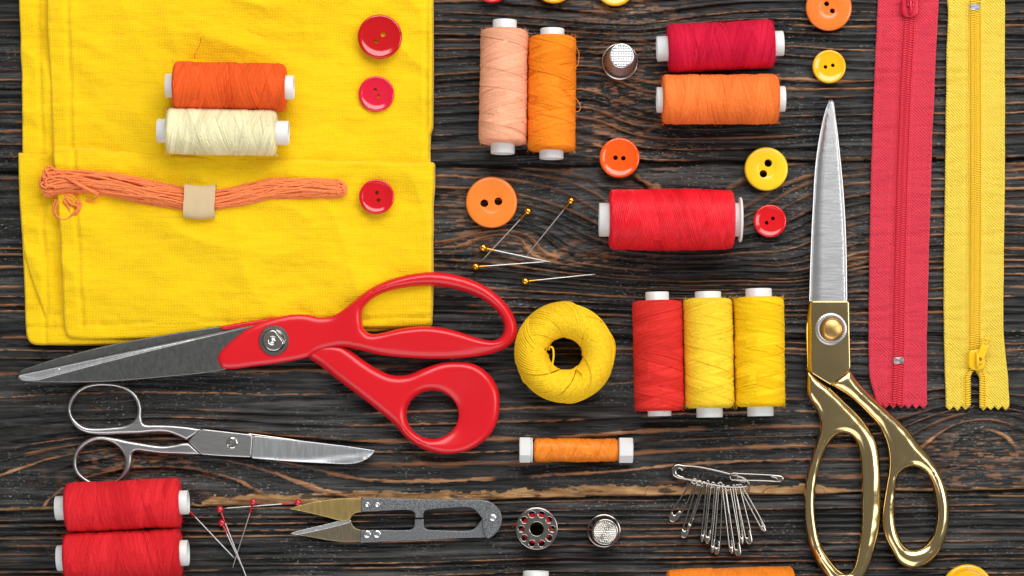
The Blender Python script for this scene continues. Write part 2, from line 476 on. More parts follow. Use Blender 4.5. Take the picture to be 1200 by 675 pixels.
    cw = cw * (.72 + .42 * np.round(blk * 3) / 3) + 2.2 * (blk2 - .5)
    chip = sstep(.8, 2.2, dC) * sstep(0, 1.4, cw + 1.6 - dC) * (cw > 1.5)
    chip = chip * (1 - .85 * sstep(.66, .72, fbm(X / 30, Y / 6, 91, 3))) * (1 - .6 * (np.abs(vnoise(X / 24, Y / 9, 66) - .5) < .016))
    dA = yA - Y
    chipA = sstep(.5, 1.2, dA) * sstep(4.5, 3.2, dA) * ((X > 985) & (fbm(X / 14, X * 0 + 1, 44) > .5))
    chip = np.maximum(chip, chipA * .8)
    hgt = hgt * (1 - chip) + chip * (1.4 - .9 * vnoise(X / 9, Y / 3, 65) + .5 * blk)
    # black soft hollows beside the joints
    for yg, dep, wd in ((yA, 6, 2.2), (yB, 4, 2.0), (yC, 6, 1.7)):
        q = np.abs(Y - yg); hgt -= dep * np.exp(-(q / wd) ** 2); 
        hgt -= 1.6 * np.exp(-((Y - yg) / 9) ** 2); wear *= 1 - np.exp(-(q / 2.2) ** 2)
    # fine brushed fibre, everywhere along the plank
    warp2 = vC * 0 + Y + .6 * warp
    fib = 1.2 * (fbm(X / 32, warp2 / 1.7, 71, 3) - .5) + .9 * (vnoise(X / 15, warp2 / 1.7, 79) - .5) + 1.7 * (fbm(X / 95, warp2 / 4.6, 72, 2) - .5)
    # scaly texture at swirls
    sw = gauss(X, Y, 180, 545, 140, 55) + gauss(X, Y, 730, 110, 90, 80) + gauss(X, Y, 800, 290, 140, 70) * .7 + gauss(X, Y, 1150, 520, 80, 50) + .5 * gauss(X, Y, 600, 270, 100, 60)
    fib += np.clip(sw, 0, 1) * .9 * (fbm(X / 9, Y / 2.6, 73, 3) - .5)
    crack = sstep(.73, .80, fbm(X / 46, warp2 / 2.2, 74, 2)); hgt -= 1.5 * crack
    hgt += fib; hgt -= .2 * wear
    hgt = hgt - 4.8
    hgt = np.where(hgt > -.6, -.6 + .9 * np.tanh((hgt + .6) / 2.2), hgt)
    jj, ii = np.meshgrid(np.arange(nx - 1), np.arange(ny - 1)); k = ii * nx + jj
    mb = MB(); mb.add(np.stack([X, Y, hgt], -1).reshape(-1, 3), quads=np.stack([k, k + 1, k + nx + 1, k + nx], -1).reshape(-1, 4))
    m, n, l, b = new_mat('charred_wood')
    setp(b, rough=.5, spec=.24)
    def attr(name):
        a = n.new('ShaderNodeAttribute'); a.attribute_name = name; return a.outputs['Fac']
    tc = n.new('ShaderNodeTexCoord')
    def tex(scale, sc, det=4):
        mp = n.new('ShaderNodeMapping'); mp.inputs['Scale'].default_value = sc; l.new(tc.outputs['Object'], mp.inputs['Vector'])
        t = n.new('ShaderNodeTexNoise'); t.inputs['Scale'].default_value = scale; t.inputs['Detail'].default_value = det
        l.new(mp.outputs['Vector'], t.inputs['Vector']); return t.outputs['Fac']
    def ramp(src, st):
        r = n.new('ShaderNodeValToRGB'); e = r.color_ramp.elements
        while len(e) < len(st): e.new(.5)
        for k, (p, c_) in enumerate(st): e[k].position = p; e[k].color = (*c_, 1)
        l.new(src, r.inputs['Fac']); return r.outputs['Color']
    def mix(fac, a_, b_):
        x = n.new('ShaderNodeMix'); x.data_type = 'RGBA'; l.new(fac, x.inputs['Factor']); l.new(a_, x.inputs[6]); l.new(b_, x.inputs[7]); return x.outputs[2]
    base = ramp(tex(330, (.06, 1.6, 1), 6), [(.3, (.004, .0038, .0038)), (.52, (.016, .0158, .0156)), (.72, (.072, .071, .069))])
    brown = ramp(tex(60, (.25, 1.5, 1), 5), [(.32, (.11, .048, .024)), (.5, (.28, .120, .050)), (.7, (.54, .28, .14))])
    tan = ramp(tex(160, (.5, 1.4, 1), 5), [(.3, (.16, .075, .03)), (.55, (.40, .22, .09)), (.75, (.62, .40, .20))])
    speck = ramp(tex(1150, (.55, 1, 1), 2), [(.62, (0, 0, 0)), (.69, (1, 1, 1))])  # pale dust specks, with small glints painted into the colour too
    sp2 = ramp(tex(26, (1, 1, 1), 3), [(.42, (0, 0, 0)), (.62, (1, 1, 1))])
    mm = n.new('ShaderNodeMath'); mm.operation = 'MULTIPLY'; l.new(speck, mm.inputs[0]); l.new(sp2, mm.inputs[1])
    mm2 = n.new('ShaderNodeMath'); mm2.operation = 'MULTIPLY'; l.new(mm.outputs[0], mm2.inputs[0]); mm2.inputs[1].default_value = .42
    grey = n.new('ShaderNodeRGB'); grey.outputs[0].default_value = (.42, .41, .40, 1)
    c1 = mix(mm2.outputs[0], base, grey.outputs[0])
    haze = ramp(tex(48, (.3, 2.2, 1), 5), [(.55, (0, 0, 0)), (.85, (.25, .25, .25))])
    rb = n.new('ShaderNodeRGB'); rb.outputs[0].default_value = (.08, .035, .02, 1)
    c1 = mix(haze, c1, rb.outputs[0])
    wf = ramp(tex(900, (.10, 1.5, 1), 4), [(.30, (.35, .35, .35)), (.52, (1, 1, 1))])
    wm = n.new('ShaderNodeMath'); wm.operation = 'MULTIPLY'; l.new(attr('wear'), wm.inputs[0]); l.new(wf, wm.inputs[1])
    c2 = mix(wm.outputs[0], c1, brown); c3 = mix(attr('chip'), c2, tan)
    l.new(c3, b.inputs['Base Color'])
    rr = n.new('ShaderNodeMapRange'); rr.inputs['To Min'].default_value = .28; rr.inputs['To Max'].default_value = .6
    l.new(tex(140, (.3, 2.5, 1), 4), rr.inputs['Value']); l.new(rr.outputs['Result'], b.inputs['Roughness'])
    bp = n.new('ShaderNodeBump'); bp.inputs['Strength'].default_value = .9; bp.inputs['Distance'].default_value = .0003
    l.new(tex(1300, (.08, 1.5, 1), 5), bp.inputs['Height']); l.new(bp.outputs['Normal'], b.inputs['Normal'])
    o = mb.build('tabletop', m, origin=(600, 337.5, 0), attr={'wear': wear.ravel(), 'chip': chip.ravel()})
    o['kind'] = 'structure'
wood()

# ================================================================== folded cotton cloth
def cloth():
    t = thing('folded_cloth', 'bright yellow cotton napkin folded in layers with stitched hems, under the peach skein', 'cloth', 265, 195)
    O = (265, 195, 0)
    def wr(seed, amp=1.0, lines=(), hl=(), left=None):
        def f(x, y, d, top, prof):
            w = 2.6 * (fbm(x / 95, y / 70, seed, 3) - .5) + 1.5 * (fbm((x + y * .6) / 60, (y - x * .5) / 22, seed + 3, 3) - .5) + .7 * (fbm(x / 11, y / 8, seed + 5, 3) - .5)
            rd = 1 - np.abs(2 * fbm((x + .5 * y) / 150, (y - .35 * x) / 75, seed + 21, 2) - 1); w += 4.2 * (rd ** 2 - .4)
            rd = 1 - np.abs(2 * fbm((x - .4 * y) / 110, (y + .6 * x) / 170, seed + 25, 2) - 1); w += 2.4 * (rd ** 2 - .4)
            w += 1.2 * (fbm((x - .9 * y) / 110, (y + .7 * x) / 26, seed + 8, 2) - .5)
            for (x0, x1y, nn) in lines:      # vertical seam at x = x0 + x1y*y
                q = (x - (x0 + x1y * y)) * nn; w += -1.5 * np.exp(-(q / 2.4) ** 2) + .9 * sstep(-1, 3, q) + .4 * np.exp(-((q + 5) / 3.5) ** 2) + .8 * np.exp(-(q / 9) ** 2) * (fbm(x / 16, y / 7, seed + 9, 2) - .5)
            for (y0, y1x, nn) in hl:
                q = (y - (y0 + y1x * x)) * nn; w += -1.5 * np.exp(-(q / 2.4) ** 2) + .9 * sstep(-1, 3, q) + .4 * np.exp(-((q + 5) / 3.5) ** 2) + 1.6 * np.exp(-(q / 9) ** 2) * (fbm(x / 7, y / 16, seed + 9, 2) - .5)
            w = w * 1.8 - 3.4 * sstep(335, 388, y) * (seed == 51)
            w = np.where(y > 350, np.minimum(w, .2 - 3.4 * (seed == 51) + 6 * sstep(388, 350, y)), w)
            return top + amp * w * np.clip(prof, 0, 1)
        return f
    def wob(pts, seed, amp=.8):
        P = resample(pts, 9, True)
        k = np.arange(len(P)); n = (vnoise(P[:, 0] / 22, P[:, 1] / 22, seed) - .5) * 2 * amp
        m = (vnoise(P[:, 0] / 22, P[:, 1] / 22, seed + 1) - .5) * 2 * amp
        return [(a, b_) for a, b_ in np.c_[P[:, 0] + n, P[:, 1] + m]]
    # under layer and left hem of the upper part
    L = [([(21, -48, 1), (24, 40), (26, 100), (27, 186, 1), (22, 200), (24, 240), (30, 300), (60, 392, 1), (440, 388, 1), (503, 380, 1), (505, 194, 1), (505, 150), (507, -48, 1)], 3.0, 0, 11, ((45, .03, -1),), (), 2.6),
         ([(55, -48, 1), (57, 40), (60, 100), (63, 176), (66, 199, 1), (280, 204), (503, 204, 1), (503.5, 165), (508, 150, 1), (508.5, 80), (508, -48, 1)], 10.0, 0, 23, ((81, .02, -1), (500, 0, 1)), (), 3.2),
         ([(22, 179, 1), (40, 180), (100, 181, 1), (110, 396, 1), (150, 397), (250, 397), (210, 402), (160, 404), (115, 405), (60, 404.5), (38, 403), (31.5, 393), (29, 340), (26, 270), (23, 220)], 7.0, 0, 37, ((46, .02, -1),), ((383, .02, 1),), 3.2),
         ([(64, 174.5), (70, 173.2), (200, 181), (350, 187), (440, 190), (502, 190.5), (509.5, 192), (508.5, 240), (508, 300), (506.5, 381), (500, 384), (400, 387), (330, 392), (300, 396.5), (240, 400), (160, 399), (95, 398.5), (80, 395), (76, 385), (74, 330), (71, 270), (67, 220), (64, 185)], 15.0, 0, 51, ((81, .045, -1),), ((383, -.02, 1),), 4.2)]
    fs = {}
    for k, (o, ht, z0, seed, li, hl, r) in enumerate(L):
        mb = MB(); mb.plate(wob(o, seed, .7) if k in (0, 3) else resample_keep(o), ht=ht, hb=.3, r=r, z0=z0, step=2.6, spacing=3, hfun=fs.setdefault(k, wr(seed, 1.0, li, hl)), botflat=True)
        mb.build('fabric_layer', M['cloth'], t, O)
    # hem stitches
    st = MB()
    def stitch(x0, y0, x1, y1, k):
        n = int(math.hypot(x1 - x0, y1 - y0) / 4.6); one = np.ones(1)
        for i in range(n):
            a = (i + .1) / n; b_ = (i + .72) / n; j = random.uniform(-.3, .3); p = []
            for q in (a, (a + b_) / 2, b_):
                x = x0 + (x1 - x0) * q + j; y = y0 + (y1 - y0) * q + j
                z = float(fs[k](one * x, one * y, one * 20, one * L[k][1], one)[0]); p.append((x, y, z + (-.1 if q in (a, b_) else .75)))
            st.tube(p, .5, 5)
    stitch(45, -2, 50, 176, 0); stitch(81, -2, 84.5, 172, 1); stitch(49.6, 184, 53.6, 383, 2); stitch(89.2, 184, 98, 374, 3); stitch(98, 381, 330, 376.4, 3)
    st.build('stitching', M['cloth'], t, O)

def resample_keep(o): return o
cloth()

# ================================================================== thread spools
def winding(R, L, pitch, seed, silk=False, slope=22, nstrip=26, corner=6, bulge=0.0):
    """thread wound in crossing bands round the x axis; L is the length"""
    r = np.random.default_rng(seed)
    nu, nv = int(L / .42), int(2 * R * PI / .8)
    u = np.linspace(-L / 2, L / 2, nu); th = np.arange(nv) * 2 * PI / nv
    U, T = np.meshgrid(u, th, indexing='ij')
    h = np.zeros_like(U); ph = U / pitch + .02 * T; sheen_tone = np.zeros_like(U)
    for k in range(nstrip):
        m = r.uniform(.45, 1.1) * slope / PI * (1 if k % 2 else -1)
        turns = r.uniform(.5, 1.4) * 2 * PI; t0 = r.uniform(0, 2 * PI); c0 = r.uniform(-L / 2 - 5, L / 2 + 5); w = r.uniform(.05, .16) * L
        tt = (T - t0) % (2 * PI)
        c = c0 + m * (tt - PI)
        q = U - c
        inb = (np.abs(q) < w / 2 + .6 * (vnoise(T * 3, U * 0 + k, seed) - .5))
        edge = np.abs(np.abs(q) - w / 2)
        h = np.where(inb, h * .35 + r.uniform(.15, .6), h)
        h -= r.uniform(.4, 1.0) * np.exp(-(edge / .45) ** 2) * (r.random() < .75) * (q > 0 if k % 3 else q < 0)
        ph = np.where(inb, q / pitch + k * 41.37, ph); sheen_tone = np.where(inb, r.uniform(-.5, .5), sheen_tone)  # random tone per band, painting in how differently laid thread catches light
    tw = vnoise(T * R / 2.2, ph, seed + 5)
    cord = np.sqrt(np.abs(np.cos(PI * ph)))
    h = h + (.85 if silk else .36) * cord * pitch * .8 + (.22 if silk else .42) * (tw - .5) + .5 * (vnoise(U / 5, T * 2, seed + 9) - .5) + 1.4 * (fbm(U / 26, T * .8, seed + 10, 2) - .5)
    e = np.clip((L / 2 - np.abs(U)) / corner, 0, 1)
    prof = np.sqrt(1 - (1 - e) ** 2) 
    rr = (R - corner) + corner * prof + h * np.clip(e * 2, .2, 1) - .6
    rr = rr + bulge * (1 - (2 * U / L) ** 2)
    P = np.stack([U, rr * np.cos(T), rr * np.sin(T)], -1)
    mb = MB(); mb.grid(P, cv=True); mb.attr = (ph.ravel(), (T * R / 22).ravel(), sheen_tone.ravel())
    for i, s in ((0, -1), (-1, 1)):
        rg = P[i]; inner = rg * [1, .3, .3] + [0, 0, 0]; inner[:, 0] = s * (L / 2 - 1.2)
        mb.grid(np.stack([rg, inner]), cv=True)
    return mb, r

def fuzz(mb, R, L, r, n=420, ln=3.2, rad=.13):
    for k in range(n):
        x = r.uniform(-L / 2, L / 2) if r.random() < .8 else r.choice([-1, 1]) * (L / 2 - r.uniform(0, 2)); t = r.uniform(-.25 * PI, 1.25 * PI)
        d = r.normal(size=3); 
        rad_ = np.array([0, math.cos(t), math.sin(t)]); d = d - rad_ * np.dot(d, rad_) * .6; d = d / np.linalg.norm(d) + rad_ * .25
        p0 = np.array([x, (R - .6) * math.cos(t), (R - .6) * math.sin(t)]); l = r.uniform(.6, 1.3) * ln; bend = r.normal(size=3) * .6
        path = [p0, p0 + d * l * .5, p0 + d * l + bend]
        mb.tube(path, [rad, rad * .9, rad * .5], 3, caps=False)

def strand(R, pts, lift=.5):
    """pts: (x, angle) on the winding, angle 90 deg is the top"""
    c = curve([(x, a, 0) for x, a in pts], .05 * 60)
    c = curve([(x, a * 40, 0) for x, a in pts], 1.6)
    return [(x, -(R + lift) * math.cos(a / 40), (R + lift) * math.sin(a / 40)) for x, a, _ in c]

def tube_part(mb, x0, x1, ro, ri=None):
    """a hollow round core from x0 to x1"""
    ri = ri or ro - 2.2
    mb.lathe([(ro - .6, x0), (ro, x0 + .6), (ro, x1 - .6), (ro - .6, x1), (ri + .5, x1), (ri, x1 - .6), (ri, x0 + .6), (ri + .5, x0)], 48, 'x', close=False)
    mb.lathe([(ri + .5, x0), (ro - .6, x0)], 48, 'x')

THREADS = {}
def spool(label, x, y, z0, L, R, rz, color, cname, seed, tl, tr, ro=14, silk=False, strands=(), slope=30, pitch=1.3, group=None, lifts=.4, nf=420, flange=None, hw=26, ends=None, name='thread_spool'):
    """(x, y) = middle of the winding in the photograph; tl / tr = how far the core sticks out at either end"""
    R = R - .9; zc = z0 + R
    px, py = seen(x, y, zc)
    bulge = 1.3 if flange else 0
    t = thing(name, label, 'spool', px, py, z0, math.radians(rz), group)
    key = (cname, silk)
    if key not in THREADS: THREADS[key] = thread_mat(cname + '_thread', color, silk)
    mat = THREADS[key]
    mb, r = winding(R, L, pitch, seed, silk, slope, hw, 6, bulge)
    org = (0, 0, -R)
    fuzz(mb, R, L, r, nf)
    w = mb.build('winding', mat, t, org)
    if strands:
        sm = MB()
        for pts in strands: sm.tube(strand(R, pts, lifts - .25), .5, 6)
        sm.build('loose_strand', mat, t, org)
    if ends == 'caps': return t, org
    c = MB(); tube_part(c, -L / 2 - tl, L / 2 + tr, ro); c.build('core', M['white_plastic'], t, org)
    if flange:
        f = MB(); xx = L / 2 + tr
        f.lathe([(ro - 2, xx - 1), (flange - .8, xx - 1), (flange, xx), (flange, xx + 1.2), (flange - .8, xx + 2), (ro + 1, xx + 2), (ro - .5, xx + 1), (ro - 2.2, xx - 1)], 64, 'x'); f.build('flange', M['white_plastic'], t, org)
    return t, org

OR_RED = (.83, .105, .018); CREAM = (.83, .77, .47); PEACH = (.87, .40, .24); ORANGE = (.92, .24, .012); CRIM = (.58, .008, .038)
ORG2 = (.93, .19, .035); SILK = (.80, .008, .022); RED = (.70, .030, .024); YEL = (.95, .62, .03); YEL2 = (.95, .56, .007); RED2 = (.68, .018, .026)
D = math.radians
vee = lambda x, w, s=1: [(x - s * w, D(8)), (x - s * w * .4, D(50)), (x + s * w * .3, D(110)), (x + s * w, D(172))]
s1, o1 = spool('orange-red cotton spool lying on the yellow cloth, just above the cream spool', 269.5, 101.5, 9.6, 130, 28.5, .9, OR_RED, 'orange_red', 1, 9, 9,
      strands=[vee(-8, 6), vee(-4, 9), vee(2, 5, -1), vee(6, 10), vee(-42, 9), vee(45, 12, -1), vee(22, 16), vee(-1, 7), vee(4, 6)])
mb = MB(); mb.tube(curve([(-36, -26, 40), (-37, -31, 36), (-36, -42, 12), (-35, -49, 3), (-34, -56, 2.6)], 2), .5, 5)
mb.build('thread_end', THREADS[('orange_red', False)], s1, o1)
spool('pale cream cotton spool lying on the yellow cloth below the orange-red one', 260, 154.5, 9.6, 127, 27.5, 1.0, CREAM, 'cream', 2, 11, 14, slope=30, strands=[vee(-28, 14), vee(22, 16), vee(40, 10, -1)])
spool('pale peach spool, left one of the upright pair above the large matt orange button', 590.3, 102, 0, 133, 28.5, 90.9, PEACH, 'peach', 3, 11, 11, slope=26, nf=700, strands=[vee(-40, 12), vee(-15, 10, -1), vee(22, 12), vee(48, 9, -1)])
s4, o4 = spool('golden orange spool with loose loops of thread, right beside the peach spool', 646.7, 110, 0, 133, 28.5, 90.4, ORANGE, 'orange', 4, 9, 9, slope=24, nf=700,
      strands=[vee(8, 8), vee(12, 10, -1), vee(20, 6), vee(3, 12), vee(30, 9, -1), vee(-30, 9), [(-60, D(110)), (-30, D(130)), (-8, D(120)), (4, D(95)), (2, D(60)), (-10, D(20))]])
mb = MB(); mb.tube(curve([(-2, -14, 27), (4, -22, 22), (10, -30, 14), (18, -33, 10), (22, -29, 12), (20, -22, 21)], 1.5), .5, 5)
mb.tube(curve([(-54, -24, 18), (-48, -30.5, 10), (-34, -30, 9), (-28, -26, 14)], 1.5), .4, 5); mb.build('thread_end', THREADS[('orange', False)], s4, o4)
spool('crimson cotton spool above the bright orange one, beside the round metal thimble', 844.3, 54, 0, 124, 28.5, -2.6, CRIM, 'crimson', 5, 12, 11, ro=14.5, slope=24, strands=[vee(-30, 9), vee(10, 6), vee(14, 9, -1), vee(6, 10), vee(-10, 12, -1), vee(30, 8)])
spool('bright orange cotton spool lying below the crimson one', 843.7, 116.5, 0, 135, 29.5, -.4, ORG2, 'light_orange', 6, 6, 8, ro=14.8, slope=20, nf=650, strands=[vee(4, 7), vee(45, 7, -1), vee(-30, 8)])
spool('glossy pinkish red thread spool with a flanged white core, left of the smallest red button', 786.5, 257.5, 0, 145, 34, 0, SILK, 'silky_red', 7, 11, 7, ro=19.5, silk=True, slope=30, pitch=2.1, flange=26, nf=60, hw=34,
      strands=[vee(-20, 8), vee(-12, 10, -1), vee(-4, 9), vee(2, 12, -1), vee(9, 8), vee(15, 9, -1), vee(22, 12), vee(30, 10, -1), vee(38, 14), vee(-28, 6), vee(5, 4)])
TG = 'upright spools standing side by side right of the yellow thread ball'
spool('red cotton spool, left of the row of three beside the yellow ball of thread', 771.5, 417, 0, 128, 29.5, 88.8, RED, 'red', 8, 10, 6, ro=13.7, slope=26, nf=650, strands=[vee(-30, 8), vee(0, 10, -1), vee(30, 9), vee(45, 8)])
spool('pale yellow cotton spool in the middle of the row of three, beside the red one', 830.6, 414, 0, 127, 29.5, 89.2, YEL, 'yellow', 9, 8, 11, ro=15.3, slope=28, nf=650, strands=[vee(-20, 12), vee(15, 14, -1), vee(40, 11)])
spool('golden yellow cotton spool, right of the row of three', 890, 412.5, 0, 127, 29.8, 89.1, YEL2, 'golden_yellow', 10, 10, 11, ro=15.3, slope=24, nf=650, strands=[vee(-45, 8), vee(0, 9, -1), vee(6, 9), vee(30, 10)])
RG = None
spool('red cotton spool in the bottom left corner, the upper of two, touching the small scissors', 144.7, 592, 0, 133, 29.5, -2.6, RED2, 'deep_red', 12, 12, 9, ro=14, slope=20, nf=650, strands=[vee(-42, 8), vee(-20, 7, -1), vee(38, 9), vee(5, 9)])
spool('red cotton spool cut by the bottom edge of the picture, the lower of two', 144.5, 651, 0, 135, 29.8, -2.4, RED2, 'deep_red', 13, 9, 8, ro=15, slope=22, nf=500, strands=[vee(-30, 10), vee(0, 8, -1), vee(34, 10)])
spool('orange silky thread spool peeking in at the bottom edge under the safety pins', 856, 698.5, 0, 148, 33, -1.5, ORANGE, 'orange_silk', 14, 10, 10, ro=18, silk=True, slope=26, pitch=1.5, nf=100, hw=30)
spool('spool of which only the white core shows at the bottom edge below the metal bobbin', 628, 745, 0, 128, 29, 90, ORG2, 'light_orange', 15, 11, 10, ro=15, nf=60)
# small card-like bobbin of orange thread with square caps
t, og = spool('small narrow spool of orange thread with blocky white end caps, above the safety pins', 675, 527.5, 0, 100, 13.8, .2, ORANGE, 'orange_silk', 16, 0, 0, silk=True, slope=22, pitch=1.3, nf=60, hw=26, ends='caps',
      strands=[vee(-14, 9), vee(-6, 13, -1), vee(2, 15), vee(8, 9, -1), vee(-22, 9), vee(14, 12, -1)], lifts=.2, name='thread_bobbin')
for sgn, w, x in ((-1, 13.5, -59.5), (1, 16.5, 58)):
    mb = MB(); a = [(13.6 * .98, -w / 2), (14.6, -w / 2 + .9), (14.6, w / 2 - .9), (13.6, w / 2)]
    seg = 8; prof = [(0.01, -w / 2)] + a + [(0.01, w / 2)]
    th = (np.arange(seg) + .5) * 2 * PI / seg; f = 1 / math.cos(PI / seg)
    P = np.array([[(x + q, rr * f * math.cos(v), rr * f * math.sin(v)) for v in th] for rr, q in prof]); mb.grid(P, cv=True)
    mb.build('end_cap', M['white_plastic'], t, og, angle=30)
mb = MB(); mb.lathe([(12.5, -52.6), (14.4, -52.4), (14.4, -50.8), (12.5, -50.6)], 40, 'x'); mb.build('collar', M['white_plastic'], t, og)

# ================================================================== buttons
def button(label, x, y, r, color, holes, hr, z0=0, h=9, rough=.12, coat=.6, style='dish', group=None, rim=1.0):
    px, py = seen(x, y, z0 + h * .8)
    mname = 'button_' + '_'.join(str(int(c * 255)) for c in color)
    mat = bpy.data.materials.get(mname) or plastic(mname, color, rough, .5, coat, .08, .03)
    if style == 'dish':      # rounded rim, shallow hollow centre
        prof = [(.001, .8), (r * .55, .6), (r * .8, 1.5), (r * .95, 3.6), (r, h * .62), (r * .992, h * .82), (r * .955, h * .96), (r * .90, h), (r * .84, h * .975), (r * .76, h * .90), (r * .62, h * .83), (r * .40, h * .79), (.001, h * .78)]
    elif style == 'flat':    # nearly flat top, bevelled edge
        prof = [(.001, .6), (r * .7, .6), (r * .9, 2.0), (r * .99, h * .5), (r, h * .7), (r * .975, h * .88), (r * .93, h * .96), (r * .86, h), (r * .5, h), (r * .42, h * .97), (r * .38, h * .93), (r * .3, h * .91), (.001, h * .9)]
    else:                    # raised ring then hollow
        prof = [(.001, .8), (r * .6, .8), (r * .93, 3), (r, h * .6), (r * .98, h * .85), (r * .93, h * .98), (r * .87, h), (r * .81, h * .93), (r * .77, h * .80), (r * .6, h * .74), (.001, h * .72)]
    prof = np.array(prof)
    # finer profile so the rim stays round
    fine = [prof[0]]
    for a, b_ in zip(prof[:-1], prof[1:]):
        fine += [a + (b_ - a) * k / 2 for k in (1, 2)]
    mb = MB(); mb.lathe(fine[:-1], 96); P = mb.v[0]; n = 96
    mb.fan(P[:n], (0, 0, fine[0][1])); mb.fan(P[-n:][::-1], (0, 0, fine[-1][1]))
    # merge into one closed body
    me = mb.build('button', mat, None)
    import bmesh
    bm = bmesh.new(); bm.from_mesh(me.data); bmesh.ops.remove_doubles(bm, verts=bm.verts, dist=2e-6); bmesh.ops.recalc_face_normals(bm, faces=bm.faces); bm.to_mesh(me.data); bm.free()
    ct = MB()
    for (hx, hy) in holes:
        ct.lathe([(hr, -4), (hr, h + 6)], 28, c=(hx - x, hy - y, 0)); q = ct.v[-1]
        ct.fan(q[:28], (hx - x, hy - y, -4)); ct.fan(q[28:], (hx - x, hy - y, h + 6))
    c = ct.build('cutter', mat)
    bm = bmesh.new(); bm.from_mesh(c.data); bmesh.ops.remove_doubles(bm, verts=bm.verts, dist=2e-6); bmesh.ops.recalc_face_normals(bm, faces=bm.faces); bm.to_mesh(c.data); bm.free()
    md = me.modifiers.new('b', 'BOOLEAN'); md.operation = 'DIFFERENCE'; md.solver = 'EXACT'; md.object = c
    bpy.context.view_layer.update(); dg = bpy.context.evaluated_depsgraph_get()
    m2 = bpy.data.meshes.new_from_object(me.evaluated_get(dg)); m2.name = 'button'
    m2.set_sharp_from_angle(angle=D(45))
    bpy.data.objects.remove(c); bpy.data.objects.remove(me)
    o = bpy.data.objects.new('button', m2); COL.objects.link(o); o.location = world(px, py, z0)
    tag(o, label, 'button', group); return o

CR = 14.8
button('largest dark red glossy button at the top right of the yellow cloth', 445, 43, 26, (.52, .003, .006), [(449, 40.3), (441.2, 48)], 2.9, 9.6, 9)
button('raspberry pink button on the yellow cloth, middle one of its column of three', 441, 110, 21, (.70, .008, .04), [(439.7, 105.2), (443.6, 112.3)], 2.2, 9.6, 8)
button('glossy red button on the folded flap of the yellow cloth, right of the peach skein', 441.3, 230.5, 20.5, (.62, .004, .012), [(441.8, 225.8), (443.6, 234.7)], 2.3, CR, 8)
button('deep reddish orange glossy button below the golden orange spool', 726, 185, 23.6, (.88, .10, .003), [(721.3, 184.7), (730.5, 185.4)], 2.7, 0, 9)
button('large matt light orange button with two big holes, beside the gold-headed pins', 576, 237, 30, (.86, .22, .02), [(567.6, 238.3), (584, 236)], 4.6, 0, 9, rough=.35, coat=.1, style='flat')
button('bright yellow button with two large holes, left of the gold scissors blade', 898, 198, 25.5, (.92, .58, .008), [(900.2, 191.2), (894.5, 203.7)], 4.5, 0, 10, rough=.3, coat=.15, style='flat')
button('smallest red button, right of the glossy red spool', 902.3, 259, 19.3, (.66, .005, .010), [(898.5, 261), (905.8, 256)], 2.2, 0, 8)
button('light orange button at the top edge, above the small yellow one', 971.3, 9, 27, (.88, .19, .02), [(968.7, 4.5), (975.3, 12.8)], 3.0, 0, 9, rough=.25, coat=.3, style='flat')
button('small golden yellow button between the light orange button and the gold scissors tip', 971.7, 78, 19.6, (.93, .46, .004), [(967.4, 78.4), (976, 76.5)], 2.2, 0, 8)
button('red button mostly beyond the top edge, above the peach spool', 577, -18, 21.5, (.66, .005, .010), [(573, -18), (581, -18)], 2.5, 0, 8)
button('golden button cut by the top edge, above the golden orange spool', 649, -21, 25, (.93, .46, .004), [(645, -21), (653, -21)], 2.8, 0, 9)
button('golden button cut by the top edge, above the thimble', 720.8, -16.5, 23.5, (.93, .46, .004), [(717, -16), (725, -17)], 2.8, 0, 9)
button('golden yellow button with a raised rim, cut by the bottom right edge', 1134, 692, 30.5, (.94, .47, .004), [(1129, 692), (1139, 692)], 3, 0, 10, style='ring')

